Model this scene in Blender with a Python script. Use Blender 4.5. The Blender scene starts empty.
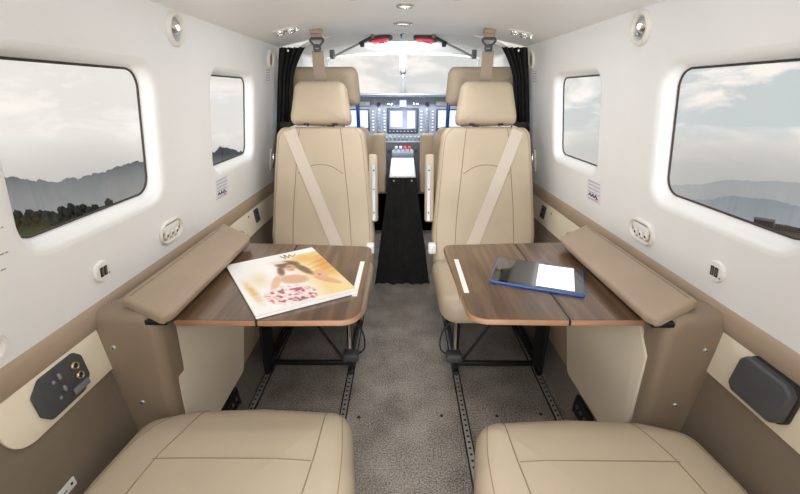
import bpy, bmesh, math, random
from mathutils import Matrix, Vector, noise
from mathutils.bvhtree import BVHTree
random.seed(7)
PI = math.pi
SC = bpy.context.scene
COL = SC.collection

# ------------------------------------------------------------------ materials
def lin(c):
    return tuple(((v/255)/12.92 if v/255 <= .04045 else ((v/255+.055)/1.055)**2.4) for v in c) + (1,)

def mat(name, rgb, rough=.5, metal=0, spec=.5, var=0, vscale=8, bump=0, bscale=300, coat=0, emit=None, estr=1):
    m = bpy.data.materials.new(name); m.use_nodes = True
    nt = m.node_tree; b = nt.nodes['Principled BSDF']
    b.inputs['Base Color'].default_value = lin(rgb)
    b.inputs['Roughness'].default_value = rough
    b.inputs['Metallic'].default_value = metal
    b.inputs['Specular IOR Level'].default_value = spec
    b.inputs['Coat Weight'].default_value = coat
    tc = nt.nodes.new('ShaderNodeTexCoord')
    if var:
        n = nt.nodes.new('ShaderNodeTexNoise'); n.inputs['Scale'].default_value = vscale; n.inputs['Detail'].default_value = 5
        nt.links.new(tc.outputs['Object'], n.inputs['Vector'])
        r = nt.nodes.new('ShaderNodeValToRGB')
        r.color_ramp.elements[0].position = .3; r.color_ramp.elements[1].position = .7
        r.color_ramp.elements[0].color = lin([max(0, v*(1-var)) for v in rgb])
        r.color_ramp.elements[1].color = lin([min(255, v*(1+var)) for v in rgb])
        nt.links.new(n.outputs['Fac'], r.inputs['Fac']); nt.links.new(r.outputs['Color'], b.inputs['Base Color'])
    if bump:
        n2 = nt.nodes.new('ShaderNodeTexNoise'); n2.inputs['Scale'].default_value = bscale; n2.inputs['Detail'].default_value = 3
        nt.links.new(tc.outputs['Object'], n2.inputs['Vector'])
        bp = nt.nodes.new('ShaderNodeBump'); bp.inputs['Strength'].default_value = bump; bp.inputs['Distance'].default_value = .002
        nt.links.new(n2.outputs['Fac'], bp.inputs['Height']); nt.links.new(bp.outputs['Normal'], b.inputs['Normal'])
    if emit:
        b.inputs['Emission Color'].default_value = lin(emit); b.inputs['Emission Strength'].default_value = estr
    return m

M = {}
M['white'] = mat('white_panel', (240, 240, 240), .38, var=.012, vscale=3, bump=.03, bscale=500)
M['ceil'] = mat('ceiling_panel', (243, 243, 243), .5, var=.01, vscale=2)
M['headliner'] = mat('cockpit_headliner', (232, 231, 225), .7)
M['seat'] = mat('tan_leather', (185, 169, 146), .5, var=.025, vscale=5, bump=.12, bscale=420)
M['seam'] = mat('seam_thread', (140, 122, 96), .7)
M['strap'] = mat('taupe_webbing', (156, 141, 125), .7, bump=.25, bscale=900)
M['belt'] = mat('webbing', (206, 192, 178), .7, bump=.25, bscale=900)
M['ledge'] = mat('taupe_leather', (163, 144, 123), .55, var=.03, vscale=5, bump=.12, bscale=420)
M['pillar'] = mat('taupe_leather_dark', (142, 125, 106), .5, var=.03, vscale=5, bump=.12, bscale=420)
M['lower'] = mat('brown_side_cloth', (122, 109, 93), .75, var=.04, vscale=7, bump=.1, bscale=500)
M['cream'] = mat('cream_panel', (230, 219, 198), .45, var=.012, vscale=4)
M['carpetside'] = mat('grey_side_carpet', (135, 126, 118), .95, var=.12, vscale=220)
M['black'] = mat('black_plastic', (26, 26, 27), .45)
M['blackcloth'] = mat('black_cloth', (30, 29, 29), .9, var=.15, vscale=30, bump=.3, bscale=200)
M['dark'] = mat('dark_grey_plastic', (70, 71, 73), .5, var=.04, vscale=20, bump=.15, bscale=900)
M['grey'] = mat('grey_plastic', (120, 120, 120), .45)
M['chrome'] = mat('chrome', (215, 215, 215), .15, metal=1)
M['brass'] = mat('brass', (200, 188, 160), .25, metal=1)
M['alu'] = mat('aluminium', (176, 171, 162), .4, metal=.35)
M['steel'] = mat('steel_strip', (175, 178, 182), .4, metal=.7)
M['whiteplastic'] = mat('white_plastic', (238, 237, 233), .3)
M['ivory'] = mat('ivory_plastic', (230, 227, 219), .35)
M['gasket'] = mat('dark_gasket', (62, 52, 48), .6)
M['paper'] = mat('white_paper', (242, 241, 238), .5)
M['sticker'] = mat('sticker_paper', (228, 229, 236), .4)
M['ink'] = mat('grey_ink', (150, 150, 156), .6)
M['blackink'] = mat('black_ink', (35, 33, 36), .6)
M['redink'] = mat('red_ink', (200, 50, 50), .6)
M['strip'] = mat('white_strip', (240, 238, 232), .3)
M['blue'] = mat('blue_case', (62, 104, 178), .35)
M['glassblack'] = mat('screen_glass', (22, 22, 24), .06, spec=.8, coat=1)
M['page'] = mat('bright_reflection', (235, 235, 235), .1, emit=(255, 255, 255), estr=.75)  # bright reflection on the tablet glass, painted as a glowing surface
M['dimhalf'] = mat('dim_glass_half', (40, 38, 36), .08, spec=.8, coat=1, emit=(90, 84, 76), estr=.25)  # dark half of the same glass, with a faint glow painted in
M['screen'] = mat('lit_display', (150, 170, 215), .2, emit=(205, 222, 255), estr=.95)
M['screendim'] = mat('lit_display_dim', (60, 70, 110), .2, emit=(90, 110, 175), estr=.7)
M['panelgrey'] = mat('instrument_panel_paint', (138, 147, 162), .5, var=.08, vscale=14)
M['whitetop'] = mat('pedestal_top', (236, 238, 242), .4)
M['redlamp'] = mat('red_lamp', (225, 60, 60), .2, emit=(240, 60, 60), estr=.5)
M['violet'] = mat('violet_lens', (120, 80, 190), .2, emit=(130, 80, 210), estr=.4)
M['lens'] = mat('lamp_lens', (235, 235, 230), .1, emit=(255, 250, 240), estr=.9)
M['skypost'] = mat('sky_tinted_post', (70, 95, 165), .3, metal=.5)  # blue sky reflection painted into the post colour
M['headback'] = mat('brown_leather_rear', (182, 163, 139), .55, bump=.1, bscale=420)
M['tree'] = mat('tree_foliage', (26, 30, 24), .9, var=.3, vscale=1)
M['bark'] = mat('tree_bark', (60, 48, 38), .9)
M['shed'] = mat('dark_shed', (52, 46, 44), .9)

def wood():
    m = bpy.data.materials.new('walnut_veneer'); m.use_nodes = True
    nt = m.node_tree; b = nt.nodes['Principled BSDF']
    tc = nt.nodes.new('ShaderNodeTexCoord'); mp = nt.nodes.new('ShaderNodeMapping')
    mp.inputs['Scale'].default_value = (26, 1.6, 26); mp.inputs['Rotation'].default_value = (0, 0, .06)
    nt.links.new(tc.outputs['Object'], mp.inputs['Vector'])
    n = nt.nodes.new('ShaderNodeTexNoise'); n.inputs['Scale'].default_value = 1.6; n.inputs['Detail'].default_value = 7; n.inputs['Roughness'].default_value = .62; n.inputs['Distortion'].default_value = .5
    nt.links.new(mp.outputs['Vector'], n.inputs['Vector'])
    r = nt.nodes.new('ShaderNodeValToRGB'); e = r.color_ramp.elements
    e[0].position = .3; e[0].color = lin((74, 54, 40)); e[1].position = .72; e[1].color = lin((132, 104, 80))
    x = e.new(.5); x.color = lin((100, 76, 57))
    nt.links.new(n.outputs['Fac'], r.inputs['Fac']); nt.links.new(r.outputs['Color'], b.inputs['Base Color'])
    b.inputs['Roughness'].default_value = .28; b.inputs['Coat Weight'].default_value = .5; b.inputs['Coat Roughness'].default_value = .12
    return m
M['wood'] = wood()
M['woodedge'] = mat('table_edge', (160, 120, 94), .4, var=.06, vscale=12)

def carpet():
    m = bpy.data.materials.new('grey_brown_carpet'); m.use_nodes = True
    nt = m.node_tree; b = nt.nodes['Principled BSDF']
    tc = nt.nodes.new('ShaderNodeTexCoord')
    n = nt.nodes.new('ShaderNodeTexNoise'); n.inputs['Scale'].default_value = 190; n.inputs['Detail'].default_value = 3; n.inputs['Roughness'].default_value = .7
    n2 = nt.nodes.new('ShaderNodeTexNoise'); n2.inputs['Scale'].default_value = 7; n2.inputs['Detail'].default_value = 2
    for q in (n, n2): nt.links.new(tc.outputs['Object'], q.inputs['Vector'])
    mx = nt.nodes.new('ShaderNodeMath'); mx.operation = 'MULTIPLY_ADD'; mx.inputs[1].default_value = .28
    nt.links.new(n2.outputs['Fac'], mx.inputs[0]); 
    s = nt.nodes.new('ShaderNodeMath'); s.operation = 'SUBTRACT'; s.inputs[1].default_value = .14
    nt.links.new(n.outputs['Fac'], s.inputs[0]); nt.links.new(s.outputs[0], mx.inputs[2])
    r = nt.nodes.new('ShaderNodeValToRGB'); e = r.color_ramp.elements
    e[0].position = .34; e[0].color = lin((88, 81, 75)); e[1].position = .66; e[1].color = lin((194, 184, 174))
    nt.links.new(mx.outputs[0], r.inputs['Fac']); nt.links.new(r.outputs['Color'], b.inputs['Base Color'])
    b.inputs['Roughness'].default_value = 1; b.inputs['Specular IOR Level'].default_value = .1
    bp = nt.nodes.new('ShaderNodeBump'); bp.inputs['Strength'].default_value = .6; bp.inputs['Distance'].default_value = .006
    nt.links.new(n.outputs['Fac'], bp.inputs['Height']); nt.links.new(bp.outputs['Normal'], b.inputs['Normal'])
    return m
M['carpet'] = carpet()

def glass():
    m = bpy.data.materials.new('window_pane'); m.use_nodes = True
    nt = m.node_tree; nt.nodes.remove(nt.nodes['Principled BSDF'])
    o = nt.nodes['Material Output']; t = nt.nodes.new('ShaderNodeBsdfTransparent'); g = nt.nodes.new('ShaderNodeBsdfGlossy')
    t.inputs['Color'].default_value = (.995, 1, 1, 1); g.inputs['Roughness'].default_value = .03
    mx = nt.nodes.new('ShaderNodeMixShader'); mx.inputs[0].default_value = .018
    nt.links.new(t.outputs[0], mx.inputs[1]); nt.links.new(g.outputs[0], mx.inputs[2]); nt.links.new(mx.outputs[0], o.inputs['Surface'])
    return m
M['glass'] = glass()

def vcol_mat():
    m = bpy.data.materials.new('printed_cover'); m.use_nodes = True
    nt = m.node_tree; b = nt.nodes['Principled BSDF']
    a = nt.nodes.new('ShaderNodeAttribute'); a.attribute_name = 'print'
    nt.links.new(a.outputs['Color'], b.inputs['Base Color'])
    b.inputs['Roughness'].default_value = .32; b.inputs['Coat Weight'].default_value = .3
    return m
M['print'] = vcol_mat()

def terrain_mat(name, c0, c1, scale):
    return mat(name, [(a+b)/2 for a, b in zip(c0, c1)], .95, var=.14, vscale=scale, spec=.05)
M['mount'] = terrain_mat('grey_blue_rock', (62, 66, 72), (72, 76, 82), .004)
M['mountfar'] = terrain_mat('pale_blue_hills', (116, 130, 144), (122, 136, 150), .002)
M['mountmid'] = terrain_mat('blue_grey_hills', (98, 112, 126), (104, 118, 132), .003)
M['grass'] = mat('field_grass', (58, 66, 44), .95, var=.3, vscale=.06, spec=.05)
M['dry'] = mat('dry_field', (80, 75, 70), .95, var=.2, vscale=.08, spec=.05)

# ------------------------------------------------------------------ object helpers
INV = {}
def fin(bm, smooth=True, ang=38):
    bmesh.ops.recalc_face_normals(bm, faces=bm.faces)
    if smooth:
        for f in bm.faces: f.smooth = True
        a = math.radians(ang)
        for e in bm.edges:
            if len(e.link_faces) == 2 and e.calc_face_angle(0) > a: e.smooth = False

def link(name, bm, m, recalc=True, smooth=True):
    if recalc: fin(bm, smooth)
    me = bpy.data.meshes.new(name); bm.to_mesh(me); bm.free()
    if m is not None: me.materials.append(m)
    o = bpy.data.objects.new(name, me); COL.objects.link(o)
    return o

def thing(name, label, cat, loc, group=None, rot=None):
    o = bpy.data.objects.new(name, None); COL.objects.link(o)
    o.empty_display_size = .05
    mx = Matrix.Translation(Vector(loc)) @ (rot.to_4x4() if rot else Matrix())
    o.matrix_world = mx; o.location = mx.to_translation(); o.rotation_euler = mx.to_euler()
    o['label'] = label; o['category'] = cat
    if group: o['group'] = group
    INV[o.name] = mx.inverted()
    return o

def part(name, bm, m, parent, label=None, smooth=True, recalc=True):
    """bm is given in world space"""
    inv = INV[parent.name]
    bm.transform(inv)
    o = link(name, bm, m, recalc, smooth); o.parent = parent
    INV[o.name] = inv
    if label: o['label'] = label
    return o

def solo(name, bm, m, label, cat, group=None, smooth=True):
    xs = [v.co for v in bm.verts]
    c = Vector(((min(v.x for v in xs)+max(v.x for v in xs))/2, (min(v.y for v in xs)+max(v.y for v in xs))/2, min(v.z for v in xs)))
    bm.transform(Matrix.Translation(-c))
    o = link(name, bm, m, True, smooth); o.location = c
    o['label'] = label; o['category'] = cat
    if group: o['group'] = group
    return o

def struct(name, bm, m, parent=None, smooth=True, recalc=True):
    o = link(name, bm, m, recalc, smooth)
    if parent: o.parent = parent
    else: o['kind'] = 'structure'
    INV[o.name] = Matrix()
    return o

def join(*bms):
    a = bms[0]
    for b in bms[1:]:
        me = bpy.data.meshes.new('tmp'); b.to_mesh(me); b.free(); a.from_mesh(me); bpy.data.meshes.remove(me)
    return a

# ------------------------------------------------------------------ shape helpers (world-space bmeshes)
def frame(o, x, y, z):
    m = Matrix.Identity(4)
    for i, v in enumerate((x, y, z)):
        v = Vector(v).normalized()
        for j in range(3): m[j][i] = v[j]
    for j in range(3): m[j][3] = o[j]
    return m

def rbox(c, s, bev=.005, seg=3, Mx=None):
    bm = bmesh.new(); bmesh.ops.create_cube(bm, size=1)
    for v in bm.verts: v.co = Vector((v.co.x*s[0], v.co.y*s[1], v.co.z*s[2]))
    b = min(bev, min(s)*.48)
    if b > 0: bmesh.ops.bevel(bm, geom=list(bm.edges), offset=b, segments=seg, profile=.5, affect='EDGES')
    bm.transform(Matrix.Translation(Vector(c)))
    if Mx is not None: bm.transform(Mx)
    return bm

def rpoly(pts, r, seg=6):
    """rounded polygon; r a number or one per corner"""
    n = len(pts); out = []
    for i in range(n):
        p = Vector(pts[i]); a = Vector(pts[i-1]); b = Vector(pts[(i+1) % n])
        rr = r[i] if isinstance(r, (list, tuple)) else r
        d1 = (a-p); d2 = (b-p)
        l1, l2 = d1.length, d2.length; d1.normalize(); d2.normalize()
        ang = d1.angle(d2); t = rr/math.tan(ang/2) if rr > 0 else 0
        t = min(t, l1*.49, l2*.49)
        if t < 1e-6: out.append(p); continue
        p1 = p+d1*t; p2 = p+d2*t
        for k in range(seg+1):
            u = k/seg
            out.append((1-u)**2*p1 + 2*u*(1-u)*(p*.78+(p1+p2)*.11) + u*u*p2)
    return out

def rrect(u0, u1, v0, v1, r, seg=6):
    return rpoly([(u0, v0), (u1, v0), (u1, v1), (u0, v1)], r, seg)

def dens(poly, d):
    out = []
    for i, p in enumerate(poly):
        q = poly[(i+1) % len(poly)]; k = max(1, int((q-p).length/d))
        for j in range(k): out.append(p.lerp(q, j/k))
    return out

def prism(poly, h, Mx, bev=0, seg=2):
    bm = bmesh.new()
    vs = [bm.verts.new((p[0], p[1], 0)) for p in poly]
    f = bm.faces.new(vs)
    r = bmesh.ops.extrude_face_region(bm, geom=[f])
    top = [g for g in r['geom'] if isinstance(g, bmesh.types.BMVert)]
    for v in top: v.co.z += h
    if bev > 0:
        ed = [e for e in bm.edges if abs(e.verts[0].co.z-e.verts[1].co.z) < 1e-7]
        bmesh.ops.bevel(bm, geom=ed, offset=bev, segments=seg, profile=.5, affect='EDGES')
    bm.transform(Mx)
    return bm

def lathe(prof, Mx, n=24, sx=1, sy=1):
    bm = bmesh.new(); rings = []
    for r, z in prof:
        if r < 1e-6: rings.append([bm.verts.new((0, 0, z))])
        else: rings.append([bm.verts.new((r*sx*math.cos(2*PI*k/n), r*sy*math.sin(2*PI*k/n), z)) for k in range(n)])
    for a, b in zip(rings, rings[1:]):
        for k in range(n):
            l = (k+1) % n
            if len(a) == 1 and len(b) == 1: continue
            if len(a) == 1: bm.faces.new((a[0], b[k], b[l]))
            elif len(b) == 1: bm.faces.new((a[k], a[l], b[0]))
            else: bm.faces.new((a[k], a[l], b[l], b[k]))
    bm.transform(Mx)
    return bm

def tube(pts, r, n=8, closed=False, flat=None):
    """flat=(w,h,up): a rectangular strap section instead of a round one"""
    bm = bmesh.new(); pts = [Vector(p) for p in pts]; rings = []
    N = len(pts); up = None
    for i, p in enumerate(pts):
        if closed: t = pts[(i+1) % N]-pts[i-1]
        else: t = pts[min(i+1, N-1)]-pts[max(i-1, 0)]
        t.normalize()
        if flat:
            u = Vector(flat[2]); u = (u-t*u.dot(t)).normalized(); w = t.cross(u)
            sec = [(-flat[0]/2, -flat[1]/2), (flat[0]/2, -flat[1]/2), (flat[0]/2, flat[1]/2), (-flat[0]/2, flat[1]/2)]
            rings.append([bm.verts.new(p+w*a+u*b) for a, b in sec])
        else:
            if up is None:
                up = Vector((0, 0, 1)) if abs(t.z) < .9 else Vector((1, 0, 0))
            up = (up-t*up.dot(t)).normalized(); w = t.cross(up)
            rings.append([bm.verts.new(p+(w*math.cos(2*PI*k/n)+up*math.sin(2*PI*k/n))*r) for k in range(n)])
    m = len(rings[0])
    for i in range(N if closed else N-1):
        a, b = rings[i], rings[(i+1) % N]
        for k in range(m): bm.faces.new((a[k], a[(k+1) % m], b[(k+1) % m], b[k]))
    if not closed:
        bm.faces.new(rings[0]); bm.faces.new(rings[-1][::-1])
    return bm

def cushion(outline, h, er, bulge, Mx, nr=8, d=.02, dimple=None, back_round=True):
    poly = dens(outline, d); n = len(poly)
    c = sum(poly, Vector((0, 0)))/n
    area = sum(poly[i].x*poly[(i+1) % n].y-poly[(i+1) % n].x*poly[i].y for i in range(n))
    if area < 0: poly = poly[::-1]
    nor = []
    for i in range(n):
        t = (poly[(i+1) % n]-poly[i-1]).normalized(); nor.append(Vector((t.y, -t.x)))
    rings = []
    S = 6
    eb = er if back_round else er*.3
    for k in range(S+1):
        a = PI/2*k/S; rings.append((eb*(1-math.sin(a)), eb*(1-math.cos(a))))
    for k in range(S+1):
        a = PI/2*k/S; rings.append((er*(1-math.cos(a)), h-er+er*math.sin(a)))
    bm = bmesh.new(); vr = []
    for ins, w in rings:
        vr.append([bm.verts.new((p.x-q.x*ins, p.y-q.y*ins, w)) for p, q in zip(poly, nor)])
    base = [v.co.copy() for v in vr[-1]]
    for k in range(1, nr):
        s = 1-k/nr
        ring = []
        for b in base:
            x = c.x+(b.x-c.x)*s; y = c.y+(b.y-c.y)*s
            w = h+bulge*(1-s**2.2)
            if dimple: w += dimple(x, y)
            ring.append(bm.verts.new((x, y, w)))
        vr.append(ring)
    for a, b in zip(vr, vr[1:]):
        for i in range(n): bm.faces.new((a[i], a[(i+1) % n], b[(i+1) % n], b[i]))
    ct = bm.verts.new((c.x, c.y, h+bulge+(dimple(c.x, c.y) if dimple else 0))); cb = bm.verts.new((c.x, c.y, 0))
    for i in range(n):
        bm.faces.new((vr[-1][i], vr[-1][(i+1) % n], ct)); bm.faces.new((vr[0][(i+1) % n], vr[0][i], cb))
    bm.transform(Mx)
    return bm

def bez(pts, n=24):
    """Catmull-Rom through the points"""
    P = [Vector(p) for p in pts]; P = [P[0]*2-P[1]]+P+[P[-1]*2-P[-2]]; out = []
    seg = len(P)-3
    for s in range(seg):
        for k in range(n):
            t = k/n; a, b, c, d = P[s:s+4]
            out.append(.5*((2*b)+(c-a)*t+(2*a-5*b+4*c-d)*t*t+(3*b-a-3*c+d)*t**3))
    out.append(P[-2]); return out

def on_surface(bvh, pts, d, lift=0):
    d = Vector(d).normalized(); out = []
    for p in pts:
        h = bvh.ray_cast(Vector(p)-d*.5, d)
        if h[0] is not None: out.append(h[0]-d*lift)
    return out

# ------------------------------------------------------------------ cabin geometry
def wx(z): return .68-.13*(z-.71)             # half width of the upper white wall
def wallM(s, Y, z, off=0):
    """frame on the white side wall: x to the viewer's right, y up, z out into the cabin"""
    t = Vector((-s*.13, 0, 1)).normalized(); n = Vector((-s, 0, -.13)).normalized(); a = t.cross(n)
    return frame(Vector((s*wx(z), Y, z))+n*off, a, t, n)
def lx(z): return .668+.107*(z-.56)           # half width of the lower side panels
def lowM(s, Y, z, off=0):
    t = Vector((s*.107, 0, 1)).normalized(); n = Vector((-s, 0, .107)).normalized(); a = t.cross(n)
    return frame(Vector((s*lx(z), Y, z))+n*off, a, t, n)
Y0, Y1 = -1.0, 2.14
WIN = [(.662, 1.055, .901, 1.191, .034), (1.41, 1.765, .903, 1.192, .026)]
PROF = [(.036, 0), (.029, .0010), (.023, .0042), (.0185, .010), (.0150, .018), (.0115, .027), (.009, .034), (.008, .036)]

def wall(s, name):
    bm = bmesh.new()
    def P(Y, z, d=0):
        return Vector((s*wx(z), Y, z))+Vector((s, 0, .13)).normalized()*d
    zt = 1.356
    edges = []
    def loop(pts):
        vs = [bm.verts.new(P(*p)) for p in pts]
        for i in range(len(vs)): edges.append(bm.edges.new((vs[i], vs[(i+1) % len(vs)])))
    o = []
    n = 26
    o += [(Y0+(Y1-Y0)*k/n, .705) for k in range(n)] + [(Y1, .705+(zt-.705)*k/6) for k in range(6)]
    o += [(Y1-(Y1-Y0)*k/n, zt) for k in range(n)] + [(Y0, zt-(zt-.705)*k/6) for k in range(6)]
    loop(o)
    for (a, b, c, d, r) in WIN:
        e = PROF[0][0]
        loop([tuple(p) for p in rrect(a-e, b+e, c-e, d+e, r+e, 8)])
    bmesh.ops.triangle_fill(bm, use_beauty=True, use_dissolve=False, edges=edges)
    for f in bm.faces:
        f.normal_update()
        if f.normal.x*s > 0: f.normal_flip()
    # shell thickness away from the cabin keeps outside light out
    o = struct(name, bm, M['white'], recalc=False)
    return o
wall(-1, 'wall_left'); wall(1, 'wall_right')

nw = 0
for s in (-1, 1):
    for (a, b, c, d, r) in WIN:
        nw += 1
        bm = bmesh.new(); rings = []
        nrm = Vector((s, 0, .13)).normalized()
        def P(p, dep): return Vector((s*wx(p[1]), p[0], p[1]))+nrm*dep
        for e, dep in PROF:
            rings.append([bm.verts.new(P(p, dep)) for p in rrect(a-e, b+e, c-e, d+e, r+e, 8)])
        for A, B in zip(rings, rings[1:]):
            for i in range(len(A)): bm.faces.new((A[i], A[(i+1) % len(A)], B[(i+1) % len(A)], B[i]))
        for f in bm.faces:
            f.smooth = True; f.normal_update()
            cc = f.calc_center_median()
            mid = P(((a+b)/2, (c+d)/2), -.2)
            if f.normal.dot(mid-cc) < 0: f.normal_flip()
        w = struct('window_%d' % nw, bm, M['white'], recalc=False)
        g = part('gasket', tube([P(p, .036) for p in rrect(a-.006, b+.006, c-.006, d+.006, r+.006, 8)], .0026, 6, closed=True), M['gasket'], w)
        bm = bmesh.new(); q = [bm.verts.new(P(p, .037)) for p in rrect(a-.008, b+.008, c-.008, d+.008, r+.008, 8)]
        q2 = [bm.verts.new(P(p, .041)) for p in rrect(a-.008, b+.008, c-.008, d+.008, r+.008, 8)]
        bm.faces.new(q); bm.faces.new(q2[::-1])
        for i in range(len(q)): bm.faces.new((q[i], q[(i+1) % len(q)], q2[(i+1) % len(q)], q2[i]))
        part('pane', bm, M['glass'], w, smooth=False)

# floor: z = 0
bm = rbox((0, 1.2, -.02), (1.5, 5.0, .04), 0); struct('floor', bm, M['carpet'], smooth=False)

# ceiling
prof = [(.597, 1.350), (.585, 1.354), (.50, 1.371), (.42, 1.388), (.34, 1.399), (.22, 1.406), (0, 1.41)]
prof = [(-x, z) for x, z in prof] + [(x, z) for x, z in prof[-2::-1]]
bm = bmesh.new(); FL = lambda x: x*(1+.0224*(1.9-Y0)/.6) if x > 0 else x
A = [bm.verts.new((FL(x), Y0, z)) for x, z in prof]; B = [bm.verts.new((x, Y1, z)) for x, z in prof]
A2 = [bm.verts.new((FL(x), Y0, z+.02)) for x, z in prof]; B2 = [bm.verts.new((x, Y1, z+.02)) for x, z in prof]
for i in range(len(prof)-1):
    bm.faces.new((A[i], A[i+1], B[i+1], B[i])); bm.faces.new((A2[i+1], A2[i], B2[i], B2[i+1]))
    bm.faces.new((A[i+1], A[i], A2[i], A2[i+1])); bm.faces.new((B[i], B[i+1], B2[i+1], B2[i]))
bm.faces.new((A[0], B[0], B2[0], A2[0])); bm.faces.new((A[-1], A2[-1], B2[-1], B[-1]))
struct('ceiling', bm, M['ceil'])
def cz(x):
    a = abs(x); p = [(.597, 1.350), (.585, 1.354), (.50, 1.371), (.42, 1.388), (.34, 1.399), (.22, 1.406), (0, 1.41)]
    for (x1, z1), (x0, z0) in zip(p, p[1:]):
        if x0 <= a <= x1: return z0+(z1-z0)*(a-x0)/(x1-x0)
    return 1.35
def ceilM(x, Y):
    d = .02; sl = (cz(x+d)-cz(x-d))/(2*d)
    a = Vector((1, 0, sl)).normalized(); n = Vector((sl, 0, -1)).normalized()
    return frame(Vector((x, Y, cz(x))), a, n.cross(a), n)


# lower side lining
tn = 0
for s in (-1, 1):
    sd = 'left' if s < 0 else 'right'
    # leather ledge roll along the foot of the white panel
    pr = [(.70, .716), (.679, .714), (.674, .708), (.671, .696), (.670, .684), (.670, .672), (.672, .664), (.70, .660)]
    bm = bmesh.new(); R = []
    for k in range(2):
        R.append([bm.verts.new((s*x, (Y0, Y1)[k], z)) for x, z in pr])
    for i in range(len(pr)):
        j = (i+1) % len(pr); bm.faces.new((R[0][i], R[0][j], R[1][j], R[1][i]))
    bm.faces.new(R[0][::-1]); bm.faces.new(R[1])
    tn += 1; struct('trim_%d' % tn, bm, M['ledge'])
    # cream strip panel
    pl = rpoly([(-2.1*s*-1 if False else 0, 0)]*1, 0) if False else None
    Mx = lowM(s, 0, .56, 0)
    sg = 1 if s < 0 else -1                      # local x runs along +Y on the left, -Y on the right
    near = .50 if s < 0 else .30
    pts = [(sg*near, 0), (sg*2.13, 0), (sg*2.13, .112), (sg*near, .112)]
    if s < 0: bm = prism(rpoly(pts, [.045, 0, 0, .0], 8), .006, Mx, .001)
    else: bm = prism(rpoly(pts, [.045, 0, 0, .0], 8), .006, Mx, .001)
    tn += 1; struct('trim_%d' % tn, bm, M['cream'])
    # brown lower lining and the carpeted foot
    bm = bmesh.new()
    v = [bm.verts.new(p) for p in ((s*lx(.70), Y0, .70), (s*lx(.70), Y1, .70), (s*lx(.24), Y1, .24), (s*lx(.24), Y0, .24),
                                   (s*.74, Y0, .70), (s*.74, Y1, .70), (s*.74, Y1, .24), (s*.74, Y0, .24))]
    for f in ((0, 1, 2, 3), (4, 7, 6, 5), (0, 4, 5, 1), (3, 2, 6, 7), (0, 3, 7, 4), (1, 5, 6, 2)): bm.faces.new([v[i] for i in f])
    tn += 1; struct('trim_%d' % tn, bm, M['lower'], smooth=False)
    bm = bmesh.new()
    v = [bm.verts.new(p) for p in ((s*lx(.24), Y0, .24), (s*lx(.24), Y1, .24), (s*lx(0), Y1, 0), (s*lx(0), Y0, 0),
                                   (s*.74, Y0, .24), (s*.74, Y1, .24), (s*.74, Y1, 0), (s*.74, Y0, 0))]
    for f in ((0, 1, 2, 3), (4, 7, 6, 5), (0, 4, 5, 1), (3, 2, 6, 7), (0, 3, 7, 4), (1, 5, 6, 2)): bm.faces.new([v[i] for i in f])
    struct('baseboard_' + sd, bm, M['carpetside'], smooth=False)

# ------------------------------------------------------------------ seat rails
def rail(x, label):
    t = thing('seat_rail', label, 'rail', (x, .8, 0), 'floor seat rails')
    a, b = -.6, 2.1
    part('track', rbox((x, (a+b)/2, .004), (.020, b-a, .008), .0015, 1), M['alu'], t)
    part('channel', join(rbox((x-.0125, (a+b)/2, .002), (.005, b-a, .004), 0), rbox((x+.0125, (a+b)/2, .002), (.005, b-a, .004), 0)), M['black'], t, 'dark gap strips along the rail', smooth=False)
    hs = [lathe([(0, .0086), (.0048, .0086), (.0048, .006)], Matrix.Translation((x, .45+.0254*k, 0)), 10) for k in range(62)]
    h = part('lock_hole', join(*hs), M['black'], t); h['kind'] = 'stuff'
for x, l in ((-.225, 'holed metal seat rail along the left edge of the aisle carpet'), (-.585, 'outer holed metal seat rail beside the left side lining'),
             (.234, 'holed metal seat rail along the right edge of the aisle carpet'), (.590, 'outer holed metal seat rail beside the right side lining')):
    rail(x, l)
for i, (x, y, l) in enumerate(((.15, 1.19, 'small black floor stud in the aisle, left of the right rail'), (.36, 1.19, 'small black floor stud between the two right rails'), (.53, 1.2, 'small black floor stud beside the right outer rail'), (-.165, 1.18, 'small black floor stud in the aisle near the left rail'))):
    solo('floor_stud', lathe([(0, .004), (.004, .0035), (.007, 0), (0, 0)], Matrix.Translation((x, y, .0)), 10), M['black'], l, 'stud', 'floor studs')

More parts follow.
